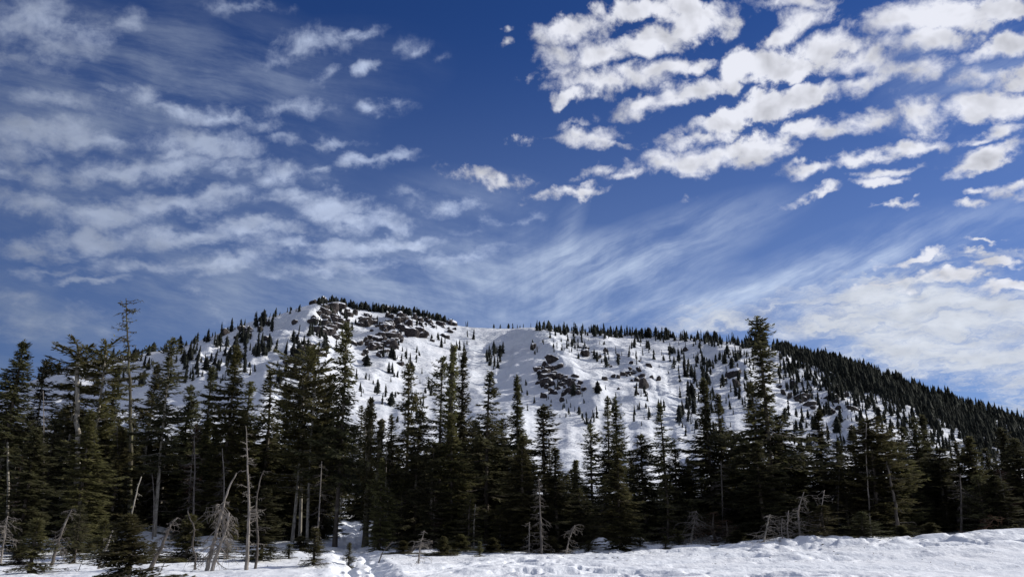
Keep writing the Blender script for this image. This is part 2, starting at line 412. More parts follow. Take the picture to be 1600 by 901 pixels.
for (pl, amp, wl, wr) in RIBS:
    q = []
    for p in pl:
        az, rr = solve_r(p[0], p[1], False)
        q.append(((rr - R0) / (float(ridge_dist(az)) - R0), az))
    q.sort()
    _rib_tab.append((np.array([a for s, a in q]), np.array([s for s, a in q]), amp, wl, wr))


def gz(x, y): return float(terrain(np.array([x]), np.array([y]))[0])


# ------------------------------------------------------------------ materials
def mat(name, build, rough=0.9, spec=0.2):
    m = bpy.data.materials.new(name); m.use_nodes = True
    t = NT(m.node_tree)
    b = m.node_tree.nodes['Principled BSDF']
    b.inputs['Roughness'].default_value = rough
    b.inputs['Specular IOR Level'].default_value = spec
    build(t, b)
    return m


def bump(t, b, h, strength=0.5, dist=0.1):
    n = t.n('ShaderNodeBump'); n.inputs['Strength'].default_value = strength; n.inputs['Distance'].default_value = dist
    t.put(n.inputs['Height'], h); t.put(b.inputs['Normal'], n.outputs[0])


def geo_pos(t): return t.n('ShaderNodeNewGeometry').outputs['Position']


def b_snow(t, b):
    p = geo_pos(t)
    n = t.noise(p, 0.35, 5, 0.6)
    c = t.mix(t.ss(n, 0.35, 0.7), (0.80, 0.835, 0.88), (0.88, 0.90, 0.925))
    deb = t.ss(t.m('MULTIPLY', t.noise(p, 9.0, 3, 0.7), t.noise(p, 0.6, 2, 0.5)), 0.40, 0.50)   # needles and bark blown on the crust
    c = t.mix(t.m('MULTIPLY', deb, 0.55), c, (0.30, 0.27, 0.22))
    t.put(b.inputs['Base Color'], c)
    q = t.v('MULTIPLY', p, (1.0, 0.6, 1.0))
    h = t.m('ADD', t.noise(q, 4.5, 5, 0.62), t.m('MULTIPLY', t.noise(q, 1.3, 3, 0.5), 1.6))
    bump(t, b, h, 0.32, 0.2)


def b_slope(t, b):
    p = geo_pos(t)
    n = t.noise(p, 0.05, 5, 0.6)
    c = t.mix(t.ss(n, 0.35, 0.7), (0.65, 0.685, 0.735), (0.76, 0.78, 0.81))
    t.put(b.inputs['Base Color'], c)
    # ski lines, wind crust and runnels down the face
    rot = t.n('ShaderNodeVectorRotate', rotation_type='Z_AXIS'); t.put(rot.inputs['Vector'], p); rot.inputs['Angle'].default_value = R(28)
    q = t.v('MULTIPLY', rot.outputs[0], (0.22, 0.018, 0.02))
    lines = t.noise(q, 1.0, 6, 0.62)
    q2 = t.v('MULTIPLY', p, (0.05, 0.05, 0.30))
    crust = t.noise(q2, 1.0, 5, 0.6)
    patch = t.ss(t.noise(p, 0.018, 4, 0.6), 0.44, 0.60)
    h = t.m('ADD', t.m('MULTIPLY', lines, t.m('MULTIPLY', patch, 3.0)), t.m('ADD', t.m('MULTIPLY', crust, 1.6), t.m('MULTIPLY', t.noise(p, 0.22, 5, 0.6), 1.6)))
    bump(t, b, h, 0.5, 1.5)


def b_needles(c1, c2, c3):
    def f(t, b):
        oi = t.n('ShaderNodeObjectInfo').outputs['Random']
        tc = t.n('ShaderNodeTexCoord').outputs['Object']
        n = t.noise(tc, 1.3, 4, 0.65)
        rnd = t.n('ShaderNodeNewGeometry').outputs['Random Per Island']
        c = t.mix(t.ss(n, 0.35, 0.66), c1, c2)
        c = t.mix(t.m('MULTIPLY', t.ss(rnd, 0.72, 1.0), 0.75), c, c3)
        hs = t.n('ShaderNodeHueSaturation')
        t.put(hs.inputs['Hue'], t.m('ADD', 0.485, t.m('MULTIPLY', oi, 0.03)))
        hs.inputs['Saturation'].default_value = 0.9
        t.put(hs.inputs['Value'], t.m('ADD', 0.72, t.m('MULTIPLY', oi, 0.6)))
        t.put(hs.inputs['Color'], c)
        t.put(b.inputs['Base Color'], hs.outputs[0])
        tr = t.n('ShaderNodeBsdfTranslucent'); t.put(tr.inputs[0], hs.outputs[0])
        mx = t.n('ShaderNodeMixShader'); mx.inputs[0].default_value = 0.45
        t.put(mx.inputs[1], b.outputs[0]); t.put(mx.inputs[2], tr.outputs[0])
        out = [q for q in t.nt.nodes if q.type == 'OUTPUT_MATERIAL'][0]
        t.put(out.inputs[0], mx.outputs[0])
    return f


def b_bark(c1, c2, c3, amt):
    def f(t, b):
        tc = t.n('ShaderNodeTexCoord').outputs['Object']
        q = t.v('MULTIPLY', tc, (1.0, 1.0, 0.22))
        n = t.noise(q, 9.0, 5, 0.65)
        c = t.mix(t.ss(n, 0.3, 0.7), c1, c2)
        l = t.noise(tc, 1.6, 3, 0.6)
        c = t.mix(t.ss(l, amt, amt + 0.15), c, c3)
        t.put(b.inputs['Base Color'], c)
        bump(t, b, n, 0.8, 0.03)
    return f


def b_rock(t, b):
    p = geo_pos(t)
    n = t.noise(p, 0.7, 6, 0.65)
    c = t.mix(t.ss(n, 0.3, 0.7), (0.018, 0.016, 0.017), (0.070, 0.058, 0.054))
    nz_ = t.n('ShaderNodeSeparateXYZ'); t.put(nz_.inputs[0], t.n('ShaderNodeNewGeometry').outputs['Normal'])
    sn = t.ss(t.m('ADD', nz_.outputs[2], t.m('MULTIPLY', t.m('SUBTRACT', n, 0.5), 0.7)), 0.64, 0.75)
    t.put(b.inputs['Base Color'], t.mix(sn, c, (0.82, 0.84, 0.88)))
    bump(t, b, n, 0.9, 0.5)


M_SNOW = mat('snow', b_snow, 0.75, 0.25)
M_SLOPE = mat('slope_snow', b_slope, 0.8, 0.2)
M_NEEDLE = mat('needles', b_needles((0.064, 0.066, 0.028), (0.110, 0.108, 0.046), (0.165, 0.145, 0.080)), 0.8, 0.15)
M_OLIVE = mat('olive_needles', b_needles((0.086, 0.084, 0.028), (0.140, 0.132, 0.046), (0.190, 0.165, 0.080)), 0.8, 0.15)
M_FAR = mat('far_needles', b_needles((0.028, 0.033, 0.028), (0.045, 0.050, 0.042), (0.060, 0.064, 0.052)), 0.85, 0.1)
M_BROWN = mat('dead_needles', b_needles((0.085, 0.045, 0.030), (0.14, 0.075, 0.045), (0.16, 0.12, 0.08)), 0.9, 0.1)
M_BARK = mat('bark', b_bark((0.055, 0.045, 0.038), (0.13, 0.11, 0.09), (0.19, 0.18, 0.14), 0.52))
M_LICHEN = mat('lichen_bark', b_bark((0.045, 0.04, 0.03), (0.10, 0.09, 0.06), (0.14, 0.138, 0.065), 0.50))
M_GREY = mat('weathered_wood', b_bark((0.13, 0.115, 0.10), (0.29, 0.26, 0.23), (0.10, 0.085, 0.07), 0.56))
M_TWIG = mat('dead_twigs', b_bark((0.07, 0.062, 0.055), (0.17, 0.15, 0.135), (0.055, 0.048, 0.04), 0.56))
M_PALE = mat('pale_bark', b_bark((0.17, 0.155, 0.13), (0.40, 0.37, 0.31), (0.12, 0.105, 0.08), 0.52))
M_DARKWOOD = mat('dark_wood', b_bark((0.06, 0.05, 0.045), (0.13, 0.115, 0.10), (0.26, 0.24, 0.21), 0.56))
M_ROCK = mat('rock', b_rock, 0.9, 0.2)


# ------------------------------------------------------------------ mesh building
class MB:
    def __init__(s): s.v, s.f, s.n, s.mi = [], [], 0, []

    def add(s, v, f, mi=0):
        v = np.asarray(v, np.float32).reshape(-1, 3); f = np.asarray(f, np.int32).reshape(-1, 3)
        s.v.append(v); s.f.append(f + s.n); s.n += len(v); s.mi.append(np.full(len(f), mi, np.int32))

    def tube(s, pts, rad, n=5, mi=0, cap=True):
        pts = np.asarray(pts, float); m = len(pts)
        d = np.gradient(pts, axis=0); d /= np.linalg.norm(d, axis=1)[:, None] + 1e-9
        ref = np.where(np.abs(d[:, 2:3]) > 0.8, np.array([[1.0, 0, 0]]), np.array([[0, 0, 1.0]]))
        u = np.cross(d, ref); u /= np.linalg.norm(u, axis=1)[:, None] + 1e-9
        w = np.cross(d, u)
        a = np.arange(n) * 2 * math.pi / n
        rad = np.asarray(rad, float)
        v = pts[:, None] + rad[:, None, None] * (np.cos(a)[None, :, None] * u[:, None] + np.sin(a)[None, :, None] * w[:, None])
        i = np.arange(m - 1)[:, None] * n; j = np.arange(n)[None]; k = (j + 1) % n
        q = np.stack([i + j, i + k, i + n + k, i + n + j], -1).reshape(-1, 4)
        f = np.concatenate([q[:, [0, 1, 2]], q[:, [0, 2, 3]]])
        v = v.reshape(-1, 3)
        if cap:
            v = np.concatenate([v, pts[-1:]]); t = np.arange(n)
            f = np.concatenate([f, np.stack([(m - 1) * n + t, (m - 1) * n + (t + 1) % n, np.full(n, m * n)], -1)])
        s.add(v, f, mi)

    def cards(s, p, d, length, width, nrm, fold=0.25, mi=0):
        """needle sprays: folded diamonds, all given as arrays"""
        p, d, nrm = np.asarray(p), np.asarray(d), np.asarray(nrm)
        d = d / (np.linalg.norm(d, axis=1)[:, None] + 1e-9)
        sd_ = np.cross(d, nrm); sd_ /= np.linalg.norm(sd_, axis=1)[:, None] + 1e-9
        up = np.cross(sd_, d)
        L, Wd = length[:, None], width[:, None]
        a = p; b = p + d * L * 0.45 + sd_ * Wd - up * Wd * fold * 2; c = p + d * L; e = p + d * L * 0.45 - sd_ * Wd - up * Wd * fold * 2
        v = np.stack([a, b, c, e], 1).reshape(-1, 3)
        o = np.arange(len(p))[:, None] * 4
        f = np.concatenate([o + np.array([[0, 1, 2]]), o + np.array([[0, 2, 3]])])
        s.add(v, f, mi)

    def mesh(s, name, mats, smooth=False):
        v, f = np.concatenate(s.v), np.concatenate(s.f)
        me = bpy.data.meshes.new(name)
        me.vertices.add(len(v)); me.vertices.foreach_set('co', v.ravel())
        me.loops.add(f.size); me.loops.foreach_set('vertex_index', f.ravel())
        me.polygons.add(len(f))
        me.polygons.foreach_set('loop_start', np.arange(0, f.size, 3, dtype=np.int32))
        me.polygons.foreach_set('loop_total', np.full(len(f), 3, np.int32))
        for m_ in (mats if isinstance(mats, (list, tuple)) else [mats]): me.materials.append(m_)
        me.polygons.foreach_set('material_index', np.concatenate(s.mi))
        if smooth: me.polygons.foreach_set('use_smooth', np.ones(len(f), bool))
        me.update(calc_edges=True)
        return me


def ob(name, data, parent=None):
    o = bpy.data.objects.new(name, data); COL.objects.link(o)
    if parent is not None: o.parent = parent
    return o


def tag(o, label=None, cat=None, group=None, kind=None):
    if label: o['label'] = label
    if cat: o['category'] = cat
    if group: o['group'] = group
    if kind: o['kind'] = kind
    return o


# ------------------------------------------------------------------ ground and mountain
def polar_sheet(name, azs, rs, material, close):
    A, Rr = np.meshgrid(azs, rs)
    x, y = Rr * np.sin(A), Rr * np.cos(A)
    z = terrain(x.ravel(), y.ravel()).reshape(x.shape)
    v = np.stack([x, y, z], -1).reshape(-1, 3)
    m, n = A.shape
    i = np.arange(m - 1)[:, None] * n; j = np.arange(n if close else n - 1)[None]; k = (j + 1) % n
    q = np.stack([i + j, i + k, i + n + k, i + n + j], -1).reshape(-1, 4).astype(np.int32)
    me = bpy.data.meshes.new(name)
    me.vertices.add(len(v)); me.vertices.foreach_set('co', v.astype(np.float32).ravel())
    me.loops.add(q.size); me.loops.foreach_set('vertex_index', q[:, ::-1].ravel())
    me.polygons.add(len(q))
    me.polygons.foreach_set('loop_start', np.arange(0, q.size, 4, dtype=np.int32))
    me.polygons.foreach_set('loop_total', np.full(len(q), 4, np.int32))
    me.polygons.foreach_set('use_smooth', np.ones(len(q), bool))
    me.materials.append(material)
    me.update(calc_edges=True)
    return tag(ob(name, me), kind='structure')


fine = np.arange(-36.0, 36.01, 0.09)
azs = np.radians(np.concatenate([np.arange(-180, -36, 4.0), fine, np.arange(40, 180, 4.0)]))
r_near = np.concatenate([[0.3, 4, 8, 12, 15, 18, 20], np.arange(21, 60, 0.26), np.arange(60, 150.1, 1.5)])
r_far = np.concatenate([np.arange(150, 660, 2.6), [670, 690, 720, 780, 900]])
polar_sheet('snow_ground', azs, r_near, M_SNOW, True)
polar_sheet('snowy_mountain', azs, r_far, M_SLOPE, True)


# ------------------------------------------------------------------ conifer prototypes
def trunk_mesh(mb, H, r0, rng, bend=0.12, rtop=0.02, top=1.0, n=7, sink=0.5):
    k = 14
    t = np.linspace(0, top, k)
    bx, by = rng.uniform(-bend, bend), rng.uniform(-bend, bend)
    pts = np.stack([bx * np.sin(t * 3.0) , by * np.sin(t * 2.4), t * H], -1)
    rad = rtop + (r0 - rtop) * (1 - t) ** 0.85
    rad[0] *= 1.3
    pts[0, 2] = -sink
    mb.tube(pts, rad, n)
    return lambda q: np.array([bx * math.sin(q * 3.0), by * math.sin(q * 2.4), q * H])


def conifer(seed, H=14.0, prof=None, t0=0.04, gap=0.32, nb=(5, 7), droop=0.35, tip=0.25, tw=0.095, tl=0.36, wd=0.058, r0=0.125, dead=0.0, jit=0.35, clump=0.5, bend=0.12, hang=0.35, top=1.0, rtop=0.02, flat=0.3):
    """one conifer: a limbed trunk and a crown of drooping boughs set with needle sprays"""
    rng = np.random.default_rng(seed)
    tm, cm = MB(), MB()
    axis = trunk_mesh(tm, H, r0, rng, bend, rtop, top)
    z = t0 * H
    ph = rng.uniform(0, 50)
    while z < H * top * 0.992:
        t = z / H
        rr = prof(t)
        for b in range(rng.integers(nb[0], nb[1] + 1)):
            th = rng.uniform(0, 2 * math.pi)
            cl = 1 + clump * float(vn(np.array([math.cos(th) * 1.1 + z * 0.55 + ph]), np.array([math.sin(th) * 1.1 + ph]), seed)[0])
            L = rr * cl * rng.uniform(1 - jit, 1 + jit * 0.5)
            if L < 0.10: L = 0.10
            zz = z + rng.uniform(-0.5, 0.5) * gap
            o = axis(min(zz / H, 1.0))
            rad = np.array([math.cos(th), math.sin(th), 0.0]); tan = np.array([-math.sin(th), math.cos(th), 0.0])
            s0 = -droop * rng.uniform(0.6, 1.4) * (1.0 - 1.25 * max(t - 0.45, 0)) + (0.55 * max(t - 0.80, 0) / 0.2)
            s1 = tip * rng.uniform(0.5, 1.4)
            q = np.linspace(0, 1, 5)
            sw = rng.uniform(-0.18, 0.18) * L
            br = o + rad * (q * L)[:, None] + tan * (sw * q * q)[:, None]
            br[:, 2] += L * (s0 * q + s1 * q * q)
            if L > 0.35: tm.tube(br, np.linspace(0.030, 0.006, 5) * (0.6 + 0.4 * min(L, 2)), 3, cap=False)
            if rng.random() < dead * max(0, 1 - t * 2.4):
                for u in rng.uniform(0.35, 1, 5):
                    p = o + rad * (u * L) + np.array([0, 0, L * (s0 * u + s1 * u * u)])
                    e = p + (rad * rng.uniform(0, .5) + tan * rng.uniform(-.6, .6) + np.array([0, 0, rng.uniform(-.6, .15)])) * 0.4
                    tm.tube(np.stack([p, (p + e) / 2 + rng.normal(0, .03, 3), e]), [0.009, 0.007, 0.004], 3, cap=False)
                continue
            ns = max(4, int(L / tw))
            u = np.repeat(np.linspace(0.10 if L > .8 else 0.02, 1.0, ns), 3)
            m = len(u)
            side = np.tile([-1.0, 1.0, 0.0], ns)
            p = o + rad * (u * L)[:, None] + tan * (sw * u * u)[:, None]
            p[:, 2] += L * (s0 * u + s1 * u * u)
            p += rng.normal(0, 0.035, (m, 3))
            phi = side * rng.normal(0.95, 0.22, m)
            ln = tl * (0.55 + 0.75 * np.sin(np.clip(u, 0, 1) * 2.6 + 0.25)) * rng.uniform(0.6, 1.3, m) * min(1.0, 0.45 + L * 0.5)
            slope = s0 + 2 * s1 * u
            d = rad * np.cos(phi)[:, None] + tan * np.sin(phi)[:, None]
            d[:, 2] += slope * np.cos(phi) - hang * np.abs(side) * rng.uniform(0.1, 1.4, m) + rng.normal(0, 0.16, m)
            nrm = np.tile([0, 0, 1.0], (m, 1)) + rng.normal(0, flat, (m, 3))
            cm.cards(p, d, ln, wd * rng.uniform(0.7, 1.35, m), nrm)
        z += gap * rng.uniform(0.7, 1.35) * (1 - 0.45 * t)
    # leader
    if top >= 1.0:
        k = 26
        zt = H * (1 - rng.uniform(0, 0.06, k)); zt[0] = H
        p = np.stack([axis(q / H) for q in zt]); th = rng.uniform(0, 6.28, k)
        d = np.stack([np.cos(th), np.sin(th), rng.uniform(0.7, 2.0, k)], -1)
        cm.cards(p, d, np.full(k, 0.24), np.full(k, wd * 0.8), rng.normal(0, 1, (k, 3)))
    return tm, cm


def P_full(Rm):
    return lambda t: Rm * min(1.0, 0.62 + t * 3.0) * max(1 - t, 0) ** 0.68


def P_open(Rm, s):
    return lambda t: Rm * (0.72 + 0.34 * math.sin(t * 23 + s) * math.sin(t * 9.3 + s * 2)) * max(1 - t, 0) ** 0.55


def P_two(Rm, k=0.62):
    return lambda t: Rm * (max(1 - t / (k + .16), 0) ** 0.6 if t < k else 0) * 0.75 + Rm * 0.42 * max(1 - t, 0) ** 0.5 if t < k + .16 else Rm * 0.44 * max(1.0 - t, 0) ** 0.55 + 0.08


def P_col(Rm):
    return lambda t: Rm * (0.85 + 0.25 * math.sin(t * 31)) * (1.0 if t < 0.9 else 0.8)


def P_top(Rm):
    return lambda t: Rm * (0.55 + 0.45 * math.sin(min(t, 1) * 3.0)) if t < 0.93 else Rm * 0.55


PROTO = {}


def proto(key, needles, bark, **kw):
    tm, cm = conifer(**kw)
    H = kw.get('H', 14.0)
    PROTO[key] = (tm.mesh('trunk', bark, True), cm.mesh('crown', needles), H, kw['_R'] if '_R' in kw else None)


def mk(key, needles, bark, Rm, **kw):
    tm, cm = conifer(**kw)
    PROTO[key] = (tm.mesh('trunk', bark, True), cm.mesh('crown', needles), kw.get('H', 14.0), Rm)


mk('full', M_NEEDLE, M_BARK, 2.0, seed=1, prof=P_full(2.0), gap=.30, nb=(5, 7))
mk('full2', M_OLIVE, M_BARK, 2.0, seed=2, prof=P_full(2.0), gap=.32, nb=(5, 7), droop=.5, clump=.7)
mk('open', M_NEEDLE, M_BARK, 1.9, seed=3, prof=P_open(2.1, 0.4), gap=.46, nb=(4, 6), clump=.7, tip=.30, dead=.35, hang=.5)
mk('open2', M_NEEDLE, M_BARK, 1.9, seed=4, prof=P_open(2.1, 2.1), gap=.42, nb=(4, 6), clump=.75, tip=.28, dead=.4, t0=.09, hang=.5)
mk('open3', M_OLIVE, M_PALE, 1.9, seed=5, prof=P_open(2.1, 4.0), gap=.38, nb=(4, 6), clump=.8, droop=.35, dead=.5, t0=.10, hang=.4)
mk('two', M_NEEDLE, M_BARK, 2.2, seed=6, prof=P_two(2.2), gap=.30, nb=(5, 7), clump=.7, hang=.5)
mk('two2', M_NEEDLE, M_BARK, 2.2, seed=7, prof=P_two(2.3, .50), gap=.33, nb=(4, 7), clump=.8, droop=.45, hang=.5)
mk('two_high', M_NEEDLE, M_BARK, 2.2, seed=24, prof=P_two(2.3, .55), gap=.31, nb=(5, 7), clump=.8, droop=.4, hang=.5, t0=.26, dead=.3)
mk('spire', M_NEEDLE, M_BARK, 1.1, seed=8, prof=P_full(1.1), gap=.26, nb=(5, 6), tl=.28)
mk('column', M_OLIVE, M_LICHEN, .55, seed=9, prof=P_col(.40), gap=.20, nb=(5, 7), tl=.22, top=1.0, rtop=.13, r0=.2, t0=.12, droop=.6, hang=.6, flat=.6)
mk('flat_top', M_OLIVE, M_PALE, 1.9, seed=10, prof=P_top(1.7), gap=.52, nb=(3, 5), clump=1.1, t0=.30, droop=.1, tip=.15, dead=.8, rtop=.04, r0=.10)
mk('high_crown', M_NEEDLE, M_PALE, 1.9, seed=11, prof=P_open(2.1, 1.0), gap=.40, nb=(4, 6), clump=.9, t0=.33, dead=.4, r0=.095)
mk('full3', M_NEEDLE, M_BARK, 2.0, seed=21, prof=lambda t: 2.0 * (.80 + .25 * math.sin(t * 15 + 1)) * min(1, .5 + 3 * t) * max(1 - t, 0) ** .55, gap=.31, nb=(5, 7), clump=.9, droop=.45, hang=.6, dead=.15, bend=.25)
mk('open4', M_OLIVE, M_BARK, 1.9, seed=22, prof=P_open(2.2, 5.3), gap=.38, nb=(4, 6), clump=1.0, tip=.25, dead=.4, hang=.6, bend=.25)
mk('broken', M_NEEDLE, M_PALE, 1.9, seed=23, prof=lambda t: 1.9 * (.7 + .35 * math.sin(t * 19)) * (1.12 - t) ** .5, gap=.40, nb=(4, 6), clump=1.1, t0=.08, dead=.5, top=.90, rtop=.09, bend=.25)
mk('bushy', M_OLIVE, M_BARK, 2.6, seed=12, H=11.0, prof=lambda t: 2.6 * (0.62 + .4 * math.sin(t * 2.6)) * max(1 - t, 0) ** 0.42, gap=.34, nb=(6, 8), clump=.6, droop=.3)
mk('young', M_NEEDLE, M_BARK, 1.0, seed=13, H=4.5, prof=P_full(1.0), gap=.20, nb=(5, 7), tw=.08, tl=.20, wd=.03, r0=.06, t0=.03)
mk('young2', M_OLIVE, M_BARK, 1.05, seed=14, H=4.5, prof=P_open(1.2, 3.0), gap=.22, nb=(4, 6), tw=.08, tl=.20, wd=.03, r0=.06, t0=.04, dead=.5, clump=.8)
mk('ragged', M_OLIVE, M_DARKWOOD, .8, seed=15, H=2.8, prof=lambda t: (.55 + .75 * max(.25 - t, 0) / .25) * max(1 - t, .05) ** .5 * (.8 + .3 * math.sin(t * 17)), gap=.085, nb=(5, 7), tw=.04, tl=.17, wd=.030, r0=.05, t0=.02, dead=.15, clump=.9, droop=.12, tip=.1, hang=.2)
mk('ragged2', M_OLIVE, M_DARKWOOD, .8, seed=16, H=2.8, prof=lambda t: .8 * max(1 - t, .05) ** .7 * (.8 + .3 * math.sin(t * 13 + 1)), gap=.11, nb=(5, 7), tw=.045, tl=.15, wd=.026, r0=.05, t0=.03, dead=.8, clump=.9, droop=.3, hang=.3)
mk('rust', M_BROWN, M_GREY, 1.2, seed=17, H=4.5, prof=P_open(1.3, 1.7), gap=.30, nb=(4, 5), tw=.12, tl=.20, wd=.022, r0=.07, dead=.9, clump=1.0)


def top_height(px, py, Y, zb):
    t = (450.5 - py) / F
    return Y * (t * CP + SP) / (CP - t * SP) + CAM_H


def spot(px, Y, zmid): return (px - 800) / F * (Y * CP + (zmid - CAM_H) * SP)


rngT = random.Random(7)
used_mesh = set()


def plant(name, key, px, ytop, Y, hw, label, cat='conifer', group=None, lean=None, rz=None):
    tm, cm, H, Rm = PROTO[key]
    zt = top_height(px, ytop, Y, 0)
    x = spot(px, Y, zt * 0.5)
    zb = gz(x, Y)
    h = zt - zb
    e = ob(name, None); e.empty_display_size = 0.3
    e.location = (x, Y, zb)
    e.rotation_euler = (lean[0] if lean else rngT.uniform(-.018, .018), lean[1] if lean else rngT.uniform(-.018, .018), rngT.uniform(0, 6.28) if rz is None else rz)
    rad = hw * (Y * CP) / F
    sx = rad / Rm * 1.5
    sx = min(max(sx, 0.45), 2.1)
    e.scale = (sx, sx, h / H)
    tag(e, label, cat, group)
    ob('trunk', tm, e); ob('crown', cm, e)
    return e


